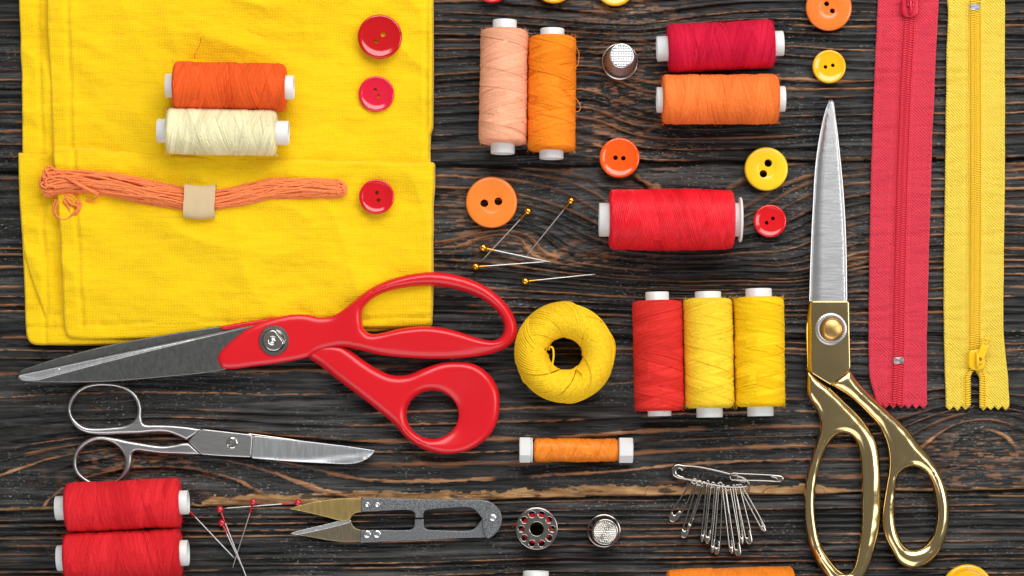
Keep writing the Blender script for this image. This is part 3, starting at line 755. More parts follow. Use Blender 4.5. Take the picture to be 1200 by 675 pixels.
# ================================================================== skein of embroidery thread
def skein():
    t = thing('embroidery_skein', 'peach stranded skein with a paper band, lying across the folded flap of the yellow cloth', 'skein', 232, 232, CR - .5)
    O = (232, 232, 0); r = np.random.default_rng(3)
    mat = thread_mat('peach_floss', (.95, .255, .09), False, False)
    xc = [46, 60, 75, 110, 150, 190, 219, 236, 254, 280, 320, 360, 395, 412]
    yc = [222, 217, 214, 214, 221, 230, 236, 238, 236, 232, 223, 221, 223, 226]
    hw_ = [14, 16, 15, 13, 14, 14, 13, 12.5, 12.5, 13, 13, 13, 11, 5]
    cyl = lambda x: np.interp(x, xc, yc); hwl = lambda x: np.interp(x, xc, hw_)
    mb = MB()
    for k in range(40):
        a = r.uniform(-1, 1); b = r.uniform(-1, 1); za = r.uniform(0, 1); zb = r.uniform(0, 1)
        xl = 50 + 12 * abs(a - b) * r.uniform(.2, 1) + r.uniform(0, 9); xr = 415 - 9 * abs(a) - r.uniform(0, 10)
        def lane(a, za, sd):
            xs = np.arange(xl + 5, xr - 4, 4.0)
            o = a + .45 * (vnoise(xs / 70, xs * 0 + k * 3 + sd, 9) - .5) * 2 + .30 * np.sin(xs / 42 + k * .5)
            o = np.clip(o, -1, 1) if False else np.tanh(o * 1.1) / .85
            wob = (vnoise(xs / 12, xs * 0 + k * 5 + sd, 19) - .5) * 1.1
            zz = 1.6 + (1 - np.clip(o, -1, 1) ** 2) ** .5 * hwl(xs) * (.15 + .85 * za)
            return np.stack([xs, cyl(xs) + o * hwl(xs) * .92 + wob, zz], 1)
        A = lane(a, za, 0); B = lane(b, zb, 1)[::-1]
        def turn(p, q, dx):
            u = np.linspace(0, PI, 9)[1:-1, None]; m = (p + q) / 2; hf = (p - q) / 2
            return m + hf * np.cos(u) + np.array([dx, 0, 2.5]) * np.sin(u)
        R_ = turn(A[-1], B[0], max(3, min(9, abs(A[-1, 1] - B[0, 1]) * .5))); L_ = turn(B[-1], A[0], -max(4, min(11, abs(B[-1, 1] - A[0, 1]) * .6)))
        mb.tube(np.vstack([A, R_, B, L_]), 1.22 + .15 * r.random(), 6, closed=True)
    mb.build('strands', mat, t, O)
    lo = MB()
    lp = [[(70, 236, 8), (66, 247, 5), (70, 256, 3), (80, 260, 2.5), (88, 257, 3), (92, 250, 4), (96, 242, 5), (90, 234, 7), (84, 230, 9)],
          [(72, 238, 8), (68, 250, 5), (74, 258, 4), (83, 258, 4), (90, 252, 6), (97, 246, 5), (98, 239, 4), (88, 240, 5), (80, 234, 7)],
          [(78, 236, 6), (84, 244, 5), (86, 251, 4), (93, 252, 4), (95, 244, 5), (86, 240, 6), (80, 230, 8)],
          [(56, 210, 8), (55, 202, 6), (59, 197.5, 4), (66, 199, 4), (76, 205, 7), (90, 213, 12), (104, 222, 12), (120, 229, 8)],
          [(58, 211, 9), (59, 203, 6), (64, 200, 5), (72, 204, 7), (86, 213, 13), (100, 221, 13), (118, 231, 8), (112, 236, 3), (104, 236, 2)]]
    for p in lp: lo.tube(curve([(a, b, c + 3.2) for a, b, c in p], 1.5), 1.2, 6)
    lo.build('loose_loop', mat, t, O)
    # band of brown paper wrapped round the middle
    P = []
    for x in np.arange(219, 255.1, 2.0):
        ring = []
        for a in np.linspace(0, 2 * PI, 41)[:-1]:
            c, s_ = math.cos(a), math.sin(a)
            yy = cyl(x) + 1.5 + 19.5 * np.sign(c) * abs(c) ** .75 + .02 * (x - 236); zz = 8 + (8.6 if s_ > 0 else 7) * np.sign(s_) * abs(s_) ** .55 + .9 * (vnoise(x / 7, a * 3, 4) - .5)
            ring.append((x + 1.2 * (vnoise(a * 3, .5, 8) - .5) * (1 if x < 221 or x > 253 else 0) - .04 * (yy - 238), yy, zz))
        P.append(ring)
    mb = MB(); P = np.array(P); mb.grid(P, cv=True)
    c = P.mean(1, keepdims=True); inn = c + (P - c) * [1, .95, .92]; mb.grid(inn[::-1], cv=True); mb.grid(np.stack([P[0], inn[0]]), cv=True); mb.grid(np.stack([inn[-1], P[-1]]), cv=True)
    mb.build('paper_band', M['paper'], t, O)
skein()

# ================================================================== ball of yellow cotton
def ball():
    px, py = seen(662, 414, 24)
    t = thing('thread_ball', 'ball of golden yellow crochet cotton wound round an open centre', 'thread ball', px, py)
    r = np.random.default_rng(21); mat = thread_mat('crochet_cotton', (.99, .60, .018), False, False)
    mb = MB(); R0, a, b = 38.8, 14.6, 20
    for grp in range(16):
        n = 15; span = r.uniform(1.3, 2.5) * (-1 if grp % 3 else .7); base = grp * 2.4 + r.uniform(-.3, .3); w = r.uniform(.85, 1.1)
        lay = -.6 + grp * .36
        for k in range(n):
            f0 = base + w * k / n + r.uniform(-.012, .012)
            th = np.linspace(-.35 * PI, 1.75 * PI if r.random() < .4 else 1.2 * PI, 42)
            phi = f0 + span * (th - PI / 2) / PI * .8 
            lump = 1.8 * (vnoise(np.cos(phi) * 2 + 5, np.sin(phi) * 2 + 5, 3) - .5)
            ar = a + lay + lump; br = b + lay + lump
            rad = R0 + ar * np.cos(th); 
            z = 23.5 + br * np.sin(th)
            mb.tube(np.stack([rad * np.cos(phi), rad * np.sin(phi), np.maximum(z, 1.2)], 1), 1.45, 7)
    # outermost turns running round the rim, and a few stray arcs over the top
    for k in range(8):
        f = np.linspace(0, 2 * PI, 90)[:-1]; z = 12 + k * 2.4 + 5 * np.sin(f + k); rr = R0 + (a + 3.0) * np.sqrt(np.clip(1 - ((z - 23.5) / (b + 3.5)) ** 2, 0, 1)) + .6
        mb.tube(np.stack([rr * np.cos(f), rr * np.sin(f), z], 1), 1.0, 6, closed=True)
    for k in range(9):
        f0 = -1.45 + k * .035; th = np.linspace(.02 * PI, .98 * PI, 40); phi = f0 + 1.9 * (th / PI - .3)
        mb.tube(np.stack([(R0 + (a + 3.6) * np.cos(th)) * np.cos(phi), (R0 + (a + 3.6) * np.cos(th)) * np.sin(phi), 23.5 + (b + 3.8) * np.sin(th)], 1), 1.1, 6)
    mb.build('yarn', mat, t)
    mb = MB(); th = np.linspace(0, 2 * PI, 25)[:-1]; ph = np.linspace(0, 2 * PI, 73)[:-1]
    P = np.array([[((R0 + (a - 1.6) * math.cos(q)) * math.cos(f), (R0 + (a - 1.6) * math.cos(q)) * math.sin(f), max(.6, 23.5 + (b - 1.6) * math.sin(q))) for q in th] for f in ph])
    mb.grid(P, cu=True, cv=True); mb.build('inner_yarn', mat, t)
    mb = MB()
    mb.tube(curve([(-19, -4, 34), (-17, -7, 41), (-14, -4, 44), (-14, 8, 46.5), (-18, 22, 45), (-26, 30, 40), (-34, 34, 30)], 1.5), 1.1, 6)
    mb.tube(curve([(12, 18, 38), (16, 20, 44), (20, 26, 46.5), (18, 34, 42), (4, 45, 32), (-14, 47, 28)], 1.5), 1.1, 6)
    mb.tube(curve([(30, -40, 30), (46, -30, 28), (57, -14, 24), (57, 6, 22), (50, 24, 22)], 1.5), 1.0, 6)
    mb.tube(curve([(-46, 28, 10), (-50, 27, 6), (-47, 33, 4), (-40, 37, 8)], 1.0), 1.1, 6)
    mb.build('loose_strand', mat, t)
ball()

# ================================================================== thimbles
def thimble(label, x, y, rb, rt, hh, mat, kind, rz=0):
    t = thing('thimble', label, 'thimble', *seen(x, y, 3), 0, rz)
    seg, rows = 352, 130
    P = []
    for i in range(rows):
        f = i / (rows - 1); z = 3.4 + f * (hh - 6.5); rr = (rb - 1.3) + (rt + .8 - rb + 1.3) * f ** 1.15
        th = np.arange(seg) * 2 * PI / seg
        dim = 0
        if .30 < f < .97 and kind != 'plain':
            row = z / 2.5; sh = (np.floor(row) % 2) * .5
            dd = np.sqrt(((((th / (2 * PI) * 44 + sh) % 1) - .5)) ** 2 + ((row % 1) - .5) ** 2)
            dim = -1.0 * sstep(.46, .1, dd)
        P.append(np.stack([(rr + dim) * np.cos(th), (rr + dim) * np.sin(th), np.full(seg, z)], 1))
    mb = MB(); mb.grid(np.array(P), cv=True)
    mb.lathe([(rt + .8, hh - 3.1), (rt + .9, hh - 2.2), (rt + .6, hh - .9), (rt - .3, hh), (rt - 1.3, hh - .1)], seg)
    mb.build('wall', mat, t)
    mb = MB(); mb.lathe([(rb - 1.2, 3.6), (rb - .3, 3.3), (rb, 2.2), (rb - .1, .9), (rb - 1, .1), (rb - 2.2, .4), (rb - 2.4, 2), (rb - 1.2, 3.6)], 96); mb.build('rolled_rim', mat, t)
    mb = MB()
    def hf(X, Y, d, top, prof):
        if kind == 'waffle':
            a = (X + Y) * .71; b = (X - Y) * .71; k = 2 * PI / 4.2
            return hh - .6 + .5 * np.cos(a * k) * np.cos(b * k) * (d > .6)
        rr = np.hypot(X, Y); q = np.floor(rr / 2.2); an = np.arctan2(Y, X) * np.maximum(q * 3.3 + 1, 1).round()
        return hh - .6 + .6 * np.cos(an * 2) * np.cos((rr / 2.2 % 1 - .5) * PI) * (d > .6)
    mb.plate(circle(0, 0, rt - .9, n=60), ht=.6, hb=.5, r=.6, z0=hh - 1, step=.55, spacing=1.0, hfun=hf, botflat=True)
    mb.build('knurled_top', mat, t)
thimble('silver thimble with a waffled crown, left of the crimson spool', 726.5, 72, 21.6, 13.8, 49, M['alu'], 'waffle')
thimble('darker nickel thimble with rings of tiny dots on its crown, right of the metal bobbin', 707.8, 622, 19.8, 14.6, 40, M['nickel'], 'plain')

# ================================================================== metal machine bobbin
def bobbin():
    t = thing('metal_bobbin', 'small metal machine bobbin with ten holes and red thread inside, beside the grey thread snips', 'bobbin', *seen(629, 619.5, 20))
    for z in (26, 0):
        hs = [circle(17.8 * math.cos(2 * PI * (k + .52) / 10 + .3), 17.8 * math.sin(2 * PI * (k + .52) / 10 + .3), 3.6, n=16) for k in range(10)] + [circle(0, 0, 7.6, n=24)]
        mb = MB(); mb.plate(circle(0, 0, 24.3, n=60), hs, ht=.9, hb=.9, r=1.0, z0=z + 1, step=2.5, spacing=1.1, hfun=lambda X, Y, d, top, prof: top + .8 * np.exp(-((np.hypot(X, Y) - 9.2) / 1.1) ** 2) - .03 * np.hypot(X, Y))
        mb.build('disc', M['nickel'], t)
    mb = MB(); mb.lathe([(8.6, 1), (8.6, 27)], 40); mb.lathe([(7.5, 27.3), (7.5, 1)], 40); mb.build('hub', M['nickel'], t)
    w, r = winding(17.0, 21, 1.3, 33, False, 4, 10, corner=2)
    P = w.v[0].copy(); w.v[0] = P[:, [2, 1, 0]] * [1, 1, 1] + [0, 0, 13.5]
    for i in (1, 2):
        q = w.v[i][:, [2, 1, 0]]; k = len(q) // 2; q[k:, :2] *= 1.75; w.v[i] = q + [0, 0, 13.5]
    w.tube(curve([(-18, -4, 14), (-24, -6, 12), (-27, -3, 6), (-28, -1, 1)], 1), .5, 5)
    w.build('red_thread', THREADS[('deep_red', False)], t)
bobbin()

# ================================================================== zippers
def zipper(label, name, cx, le, re, yb, tape, coil, slider_y, split, stop_y, stop_x):
    x0 = float(cx(200)); t = thing('zipper', label, 'zipper', x0, 200); O = (x0, 200, 0)
    gapf = (lambda y: 0.35 + split * np.clip((y - slider_y - 6) / 8, 0, 1) ** .6) if split else (lambda y: .35)
    zag = 4.6
    for sd in (-1, 1):
        ys = np.arange(-60, yb - 8, 12.0)
        inner = [(float(cx(y) + sd * gapf(y)), float(y), 0) for y in ys]
        outer = [(float((le if sd < 0 else re)(y) + .5 * (vnoise(y / 9, sd, 5) - .5)), float(y), 0) for y in ys]
        xa, xb = inner[-1][0], outer[-1][0]; n = max(3, int(abs(xb - xa) / 8.6)); zz = []
        for k in range(n + 1):
            xx = xa + (xb - xa) * k / n; yy = yb + (-1.5 if sd < 0 else 1.0) * abs(xx - xa) / 30 - (4.5 if (k % 2) else 0) * 1.0
            zz.append((xx, yy - (8 if False else 0), 1))
            if k < n: zz.append((xa + (xb - xa) * (k + .5) / n, yb - 5 + (0 if k % 2 else 1), 1)) if False else None
        n2 = n * 2 // 2 * 2; zz = [(xa + (xb - xa) * k / n2, yb + (0 if k % 2 else -zag) + .6 * random.uniform(-1, 1), 1) for k in range(n2 + 1)]
        pts = [(inner[0][0], inner[0][1], 1)] + inner[1:] + zz + outer[::-1][:-1] + [(outer[0][0], outer[0][1], 1)]
        def hf(X, Y, d, top, prof, sd=sd):
            q = np.abs(X - cx(Y) - sd * (gapf(Y) - .35)); o = np.abs(X - (le(Y) if sd < 0 else re(Y)))
            w = .9 * (fbm(X / 30, Y / 45, 77 + sd, 2) - .5) + .7 * np.exp(-((q - 8.2) / 1.6) ** 2) - .7 * np.exp(-((q - 11.5) / 1.0) ** 2) + .35 * np.exp(-((o - 3) / 1.6) ** 2) - .3 * np.exp(-((o - 6) / 1.2) ** 2)
            # diagonal twill ribs
            w += .28 * np.sin((q * 1.0 + Y * 1.35) * 1.05) * np.sin((q - Y * .9) * .8)
            return top + w * prof
        mb = MB(); mb.plate(pts, ht=2.0, hb=.4, r=1.1, z0=.6, step=1.6, spacing=2.2, hfun=hf, botflat=True)
        mb.build('tape', tape, t, O, angle=60)
        # coil of teeth: one continuous spiral along each inner edge
        y1 = yb - 4; pitch = 2.75; n = int((y1 + 60) / pitch); per = 12
        s = np.arange(n * per) / per; yv = -60 + s * pitch + (pitch / 2 if sd > 0 else 0); f = s * 2 * PI
        base = cx(yv) + sd * (gapf(yv) - .35 + 3.0)
        path = np.stack([base + sd * -3.1 * np.cos(f), yv + .25 * np.sin(f), 4.2 + 2.1 * np.sin(f)], 1)
        mb = MB(); mb.tube(path, .78, 5)
        if split:      # cord inside, seen where the teeth part
            pass
        mb.build('teeth', coil, t, O)
        mb = MB(); yy = np.arange(-60, y1, 1.1); xx = cx(yy) + sd * (gapf(yy) - .35 + 6.9)
        mb.tube(np.stack([xx + .5 * np.sin(yy * 2.3), yy, 3.0 + .8 * np.abs(np.sin(yy * 1.15))], 1), .62, 5); mb.build('seam_thread', coil, t, O)
    mb = MB(); mb.box((stop_x, stop_y, 5.2), (12.5, 8, 5.4), 1.1); mb.box((stop_x, stop_y, 8.0), (6.5, 4.2, 1.2), .5, 0); mb.build('metal_stop', M['alu'], t, O)
    return t, O

cxr = lambda y: np.interp(y, [-60, 20, 100, 200, 300, 350, 425, 480], [1066.5, 1065, 1060.5, 1056.5, 1054, 1053, 1052, 1050.5])
ler = lambda y: np.interp(y, [-60, 0, 100, 200, 300, 400, 440, 460, 480], [1030, 1028.5, 1024, 1020.5, 1018.5, 1017.5, 1018.5, 1023, 1029])
rer = lambda y: np.interp(y, [-60, 0, 60, 160, 300, 400, 480], [1101, 1100, 1097, 1092.5, 1088.5, 1086, 1086])
zr, ozr = zipper('raspberry red zipper with its slider at the top edge of the picture', 'red', cxr, ler, rer, 479, M['tape_red'], M['coil_red'], -50, 0, 422.5, 1052.3)
cxy = lambda y: np.interp(y, [-60, 0, 150, 300, 400, 480], [1141.5, 1142, 1142.5, 1142, 1141.5, 1142])
ley = lambda y: np.interp(y, [-60, 0, 15, 60, 200, 330, 400, 480], [1110, 1109.5, 1111, 1109, 1107.5, 1105.5, 1106, 1108.5])
rey = lambda y: np.interp(y, [-60, 0, 200, 330, 380, 410, 440, 480], [1177, 1177.5, 1177.5, 1176, 1175.5, 1177.5, 1181, 1183])
zy, ozy = zipper('yellow zipper with its teeth parted below the slider at the bottom', 'yellow', cxy, ley, rey, 481, M['tape_yellow'], M['coil_yellow'], 427, 5.6, 9, 1141.5)

def slider(parent, O, x, y, mat, up=1, tab=None):
    mb = MB()
    o = [(x - 8.5, y - 13 * up), (x, y - 14.5 * up), (x + 8.5, y - 13 * up), (x + 9.8, y - 2 * up), (x + 9, y + 6 * up), (x + 4, y + 9.5 * up), (x - 4, y + 9.5 * up), (x - 9, y + 6 * up), (x - 9.8, y - 2 * up)]
    mb.plate(o, ht=2.2, hb=1.2, r=2.2, z0=8.6, step=3)
    mb.tube(curve([(x, y - 11 * up, 10), (x, y - 8 * up, 14), (x, y, 15.4), (x, y + 5 * up, 13.5), (x, y + 6.5 * up, 9.5)], 1.2), 1.9, 8, squash=.8)
    for s in (-1, 1): mb.tube([(x + s * 8.2, y - 10 * up, 6), (x + s * 9, y, 6), (x + s * 7.6, y + 6 * up, 6)], 2.2, 8)
    mb.build('slider', mat, parent, O)
    (ax, ay), (bx, by) = tab
    L = math.hypot(bx - ax, by - ay); ux, uy = (bx - ax) / L, (by - ay) / L; nx, ny = -uy, ux
    pt = lambda s, w: (ax + ux * s + nx * w, ay + uy * s + ny * w)
    o = [(*pt(-2, -3.6), 1), pt(0, -4.2), pt(L - 3, -4.9), pt(L, -3.6), pt(L + .6, 0), pt(L, 3.6), pt(L - 3, 4.9), pt(0, 4.2), (*pt(-2, 3.6), 1)]
    h = [pt(L - 9, -2.6), pt(L - 3.5, -2.9), pt(L - 3.5, 2.9), pt(L - 9, 2.6)]; h2 = [pt(.5, -2), pt(4.5, -2.2), pt(4.5, 2.2), pt(.5, 2)]
    mb = MB(); mb.plate(o, [[(*p, 1) for p in h], [(*p, 1) for p in h2]], ht=1.5, hb=1.2, r=1.3, z0=13.2, step=3, spacing=1.3)
    mb.build('pull_tab', mat, parent, O)
slider(zy, ozy, 1143, 424.5, M['paint_yellow'], 1, ((1144.5, 424), (1155.5, 396)))
slider(zr, ozr, 1065, 12, M['paint_red'], 1, ((1065, 8), (1066, -22)))

# ================================================================== red handled dressmaking scissors
def screw_head(mb, x, y, z, r, slot=None, h=1.6):
    mb.lathe([(r, z - h), (r, z + .2), (r * .92, z + h * .55), (r * .72, z + h * .85), (.01, z + h)], 40, c=(x, y, 0))

def red_scissors():
    t = thing('dressmaking_scissors', 'large scissors with red plastic handles, their dark blades along the yellow cloth edge', 'scissors', 323, 400, 0)
    O = (323, 400, 0)
    # rear half
    back = [(22.5, 440, 1), (27, 434.5), (40, 429.5), (72, 419.5), (133, 404.3), (200, 392), (262, 382.5), (340, 371, 1), (345, 392, 1), (150, 425, 1), (24, 443, 1)]
    mb = MB(); mb.plate(back, ht=1.3, hb=1.3, r=1.5, z0=15.5, step=9); mb.build('blade', M['blade_dark'], t, O)
    mb = MB(); mb.plate([(259, 384.5), (268, 381.5), (300, 376.2), (345, 370), (372, 372), (390, 392), (360, 399), (345, 384, 1), (300, 384.2), (264, 388)], ht=3.4, hb=2.5, r=2.6, z0=16, step=6)
    mb.build('bolster', M['red_plastic'], t, O)
    low = [(352, 404), (380, 402), (400, 404), (412, 411), (425, 421), (443.7, 433), (460, 439.7), (477, 439.7), (495.6, 432.5), (516, 425.6), (536, 424), (556, 427), (573, 438.5), (583.5, 455), (585.7, 474), (582, 496), (570.5, 514), (549, 527.5), (522, 532), (497, 526.5), (477, 513.5), (462, 497), (443.7, 481.5), (418, 461.5), (395, 444.5), (374, 427.6), (360, 418)]
    def hl(X, Y, d, top, prof):
        # rim of the ring stands up on the left and falls away into a broad dish on the right
        cx_, cy_ = 507, 486
        q = np.hypot((X - cx_) / 30.5, (Y - cy_) / 28.2); on = sstep(455, 490, X)
        dish = np.clip((q - 1) / 1.55, 0, 1)
        right = sstep(495, 545, X)
        z = top - right * on * 9.0 * (1 - dish) ** 1.1 * prof * (q < 3)
        return z - 3.0 * sstep(430, 360, X)
    mb = MB(); mb.plate(low, [circle(507.3, 486, 30.3, 28, 36)], ht=11.5, hb=11, r=9.5, z0=12.2, step=4, spacing=2.5, hfun=hl); mb.build('handle', M['red_plastic'], t, O)
    # front half
    front = [(22.8, 441.5), (24.5, 439.6, 1), (133, 416.4), (213, 399.8), (293, 382.7), (345, 374, 1), (350, 410, 1), (262, 434.5), (187, 443.2), (120, 448.2), (61, 448.6), (31, 447), (24, 444.3)]
    def hb_(X, Y, d, top, prof):
        lin = np.interp(X, [24, 133, 213, 293, 345], [439.6, 416.4, 399.8, 382.7, 374]); edge = np.interp(X, [24, 48, 213, 300], [444, 447, 403, 381])
        k = np.clip((edge - Y) / 16, 0, 1)
        return top - 2.1 * k
    mb = MB(); mb.plate(front, ht=1.6, hb=1.2, r=1.2, z0=19.8, step=6, hfun=hb_); mb.build('blade', M['blade_dark'], t, O)
    bev = [(25.0, 441.6), (27, 440.6, 1), (133, 418.3), (213, 401.6), (300, 383.0, 1), (213, 403.8), (130, 424.5), (48, 446.2, 1), (31, 445.6)]
    def hv(X, Y, d, top, prof):
        e = np.interp(X, [24, 48, 213, 300], [444, 447, 403.8, 383]); k = np.clip((e - Y) / 16, 0, 1); return top - 2.1 * k
    mb = MB(); mb.plate(bev, ht=.35, hb=.2, r=.6, z0=21.45, step=4, spacing=2, hfun=hv); mb.build('ground_edge', M['steel_bevel'], t, O)
    top = [(257, 421), (262.5, 431.6), (275, 433), (299, 430), (330, 426), (362, 419.5), (372, 413), (384, 408.6), (402, 407), (425, 411.5), (447, 416.6), (481, 420), (518, 421), (555, 418.7), (584, 412.7), (601, 402), (606.3, 389), (603, 373), (592, 355.6), (573, 339), (555, 329.6), (531, 322.3), (507, 319.8), (481, 322.6), (455, 329.6), (432.6, 340.7), (414, 355), (399, 366.7), (388, 371.7), (375, 372.7), (360, 369.6), (344, 369.6), (321.5, 374), (295.6, 383.5), (273, 400), (260, 413)]
    hole = [(425.5, 377), (425.4, 367), (430, 358), (443.7, 347.5), (466, 340), (499, 336), (529, 339), (558.5, 348), (579, 362), (589, 377), (590.3, 388), (586, 396), (577, 399.5), (562, 397.2), (538, 389.4), (518, 384.5), (499, 382.8), (482, 384), (466, 386.5), (447, 391), (435, 391.5), (428, 386)]
    def hf(X, Y, d, top_, prof):
        flat = sstep(430, 385, X)                      # thin flat bolster round the pivot
        yh = np.interp(X, [425, 436, 466, 499, 538, 577, 600], [396, 391.5, 386.5, 383, 389, 399.5, 400]); yo = np.interp(X, [425, 447, 481, 518, 555, 584, 601], [411.5, 416.6, 420, 421, 418.7, 412.7, 402])
        k = np.clip((Y - yh - 5) / (yo - yh - 5 + 1e-6), 0, 1) * (Y > yh)
        lip = sstep(425, 462, X) * sstep(600, 572, X) * k
        return top_ - flat * 5.2 * prof + .4 * flat - 4.5 * lip * np.clip(prof, 0, 1)
    mb = MB(); mb.plate(top, [hole], ht=10.5, hb=3.5, r=8.5, z0=19.3, step=4, spacing=2.5, hfun=hf); mb.build('handle', M['red_plastic'], t, O)
    # pivot
    mb = MB(); n = 132; a = np.arange(n) * 2 * PI / n; k = .25 * (np.arange(n) % 3 == 0)
    prof = [(17.6, 24.0, 1), (17.8, 25.6, 1), (17.2, 26.6, 1), (13.4, 27.2, 1), (12.6, 26.6, 0), (3, 26.6, 0)]
    P = np.array([[(323.3 + (rr - k[i] * g) * math.cos(a[i]), 399.9 + (rr - k[i] * g) * math.sin(a[i]), z - .7 * k[i] * g) for i in range(n)] for rr, z, g in prof]); mb.grid(P, cv=True)
    sc = mb.build('pivot_washer', M['nickel'], t, O, angle=40)
    mb = MB(); nut = circle(323.3, 399.9, 12.2, n=30); nut = [p for p in nut if (p[0] - 323.3) * .78 - (p[1] - 399.9) * .62 < 9.4]
    mb.plate([(*p, 1) for p in nut], [circle(322, 400, 4.2, n=16)], ht=1.5, hb=1, r=1.4, z0=28.2, step=3, spacing=1.5); mb.build('nut', M['steel_polish'], sc, O)
    mb = MB(); mb.sphere((322, 400, 27.2), 4.4, 14, .7); mb.sphere((321.8, 400.3, 29.6), 1.6, 8, .6); mb.build('screw', M['steel_polish'], sc, O)
red_scissors()

# ================================================================== small steel scissors
def steel_scissors():
    t = thing('steel_scissors', 'small all-steel scissors with two round finger rings, below the dark red-handled blades', 'scissors', 273, 519, 0); O = (273, 519, 0)
    up = [(80, 482), (81.5, 470), (88.5, 459), (99, 451.8), (112, 448.7), (128, 448.4), (143, 450.5), (155, 456.5), (163, 465), (167, 477), (167.3, 489), (170, 496.3), (182, 497.2), (200, 497.6), (220, 499.2), (239, 502.3, 1), (230, 510), (219.5, 516.6, 1), (210, 512), (198, 507.6), (185, 506.6), (164, 508.2), (140, 508.8), (120, 509.5), (105, 508.4), (93, 503.5), (85, 495.5)]
    hu = [(84.4, 482), (86.5, 472), (93, 462.5), (102, 456), (113, 453), (127, 452.7), (140, 454.6), (151, 459.8), (158, 467.5), (161.8, 478), (160.5, 488), (154.5, 495), (145.5, 498.7), (130, 500.3), (114, 501.2), (102, 500.2), (94, 496), (87.5, 489)]
    mb = MB(); mb.plate(up, [hu], ht=4.2, hb=3.8, r=3.6, z0=5, step=2.5, spacing=1.8, hfun=lambda X, Y, d, top, prof: top + 1.2 * sstep(190, 225, X) * prof); mb.build('handle', M['steel'], t, O)
    lo = [(86.3, 545), (87.6, 532), (92.5, 522.5), (102, 515), (116, 511), (137, 513.2), (152, 516.4), (168, 519), (180, 521), (193, 522), (205, 520.6), (214, 518.6), (223, 518.3, 1), (238.5, 532.6, 1), (226, 533.4), (210, 533), (190, 532.4), (172, 530.2), (161, 529), (156.5, 531.8), (155.2, 543), (152, 553), (145.5, 561.5), (135, 567), (122, 568.8), (108, 568.4), (97, 562.5), (89.7, 555)]
    hl = [(91, 544.5), (92.6, 533.5), (98, 525.5), (106, 519.6), (116, 516.3), (128.5, 517.8), (139, 524), (145.5, 533), (147.3, 541), (145.8, 550), (141.8, 557), (134.6, 562.6), (122, 564.5), (109.5, 563.9), (100, 558.8), (94, 552.5)]
    mb = MB(); mb.plate(lo, [hl], ht=4.2, hb=3.8, r=3.7, z0=4.6, step=2.5, spacing=1.8); mb.build('handle', M['steel'], t, O)
    mb = MB(); mb.plate([(290, 507.2, 1), (370, 518), (420, 524.8), (437, 527.6, 1), (425, 534), (380, 536, 1), (290, 533, 1)], ht=1.2, hb=1.2, r=1.2, z0=5.2, step=8); mb.build('blade', M['steel_polish'], t, O)
    blk = [(236.7, 502.2, 1), (262, 505), (297, 509, 1), (295.6, 536.2, 1), (262, 534.6), (237, 532.8, 1), (221.2, 517.4, 1)]
    mb = MB(); mb.plate(blk, ht=1.8, hb=2, r=1.6, z0=9, step=6, spacing=2.2); mb.build('pivot_block', M['steel'], t, O, angle=50)
    bl = [(296.9, 510.2, 1), (360, 517), (410, 523), (440.8, 527.6, 1), (437, 532.5), (431, 537.5), (421, 541.8), (408, 543.6), (385, 543), (343, 541), (295.7, 537, 1)]
    def hb_(X, Y, d, top, prof):
        e = np.interp(X, [295, 360, 440], [536, 537, 527.8]); cut = np.clip((Y - e) / 7, 0, 1)
        return top - 1.5 * cut + .5 * np.sin((Y - 515) / 11) * prof
    mb = MB(); mb.plate(bl, ht=1.1, hb=1.1, r=.8, z0=8.7, step=4, spacing=2, hfun=hb_); mb.build('blade', M['steel_cross'], t, O)
    mb = MB(); mb.plate(circle(273, 519, 6.8, n=24), ht=1.4, hb=.5, r=2.2, z0=10.9, step=.8, spacing=1.2, hfun=lambda X, Y, d, top, prof: top - 1.8 * sstep(1.15, .7, np.abs((X - 273) * .77 + (Y - 519) * .64)) * prof)
    mb.build('screw', M['steel_polish'], t, O, angle=50)
steel_scissors()

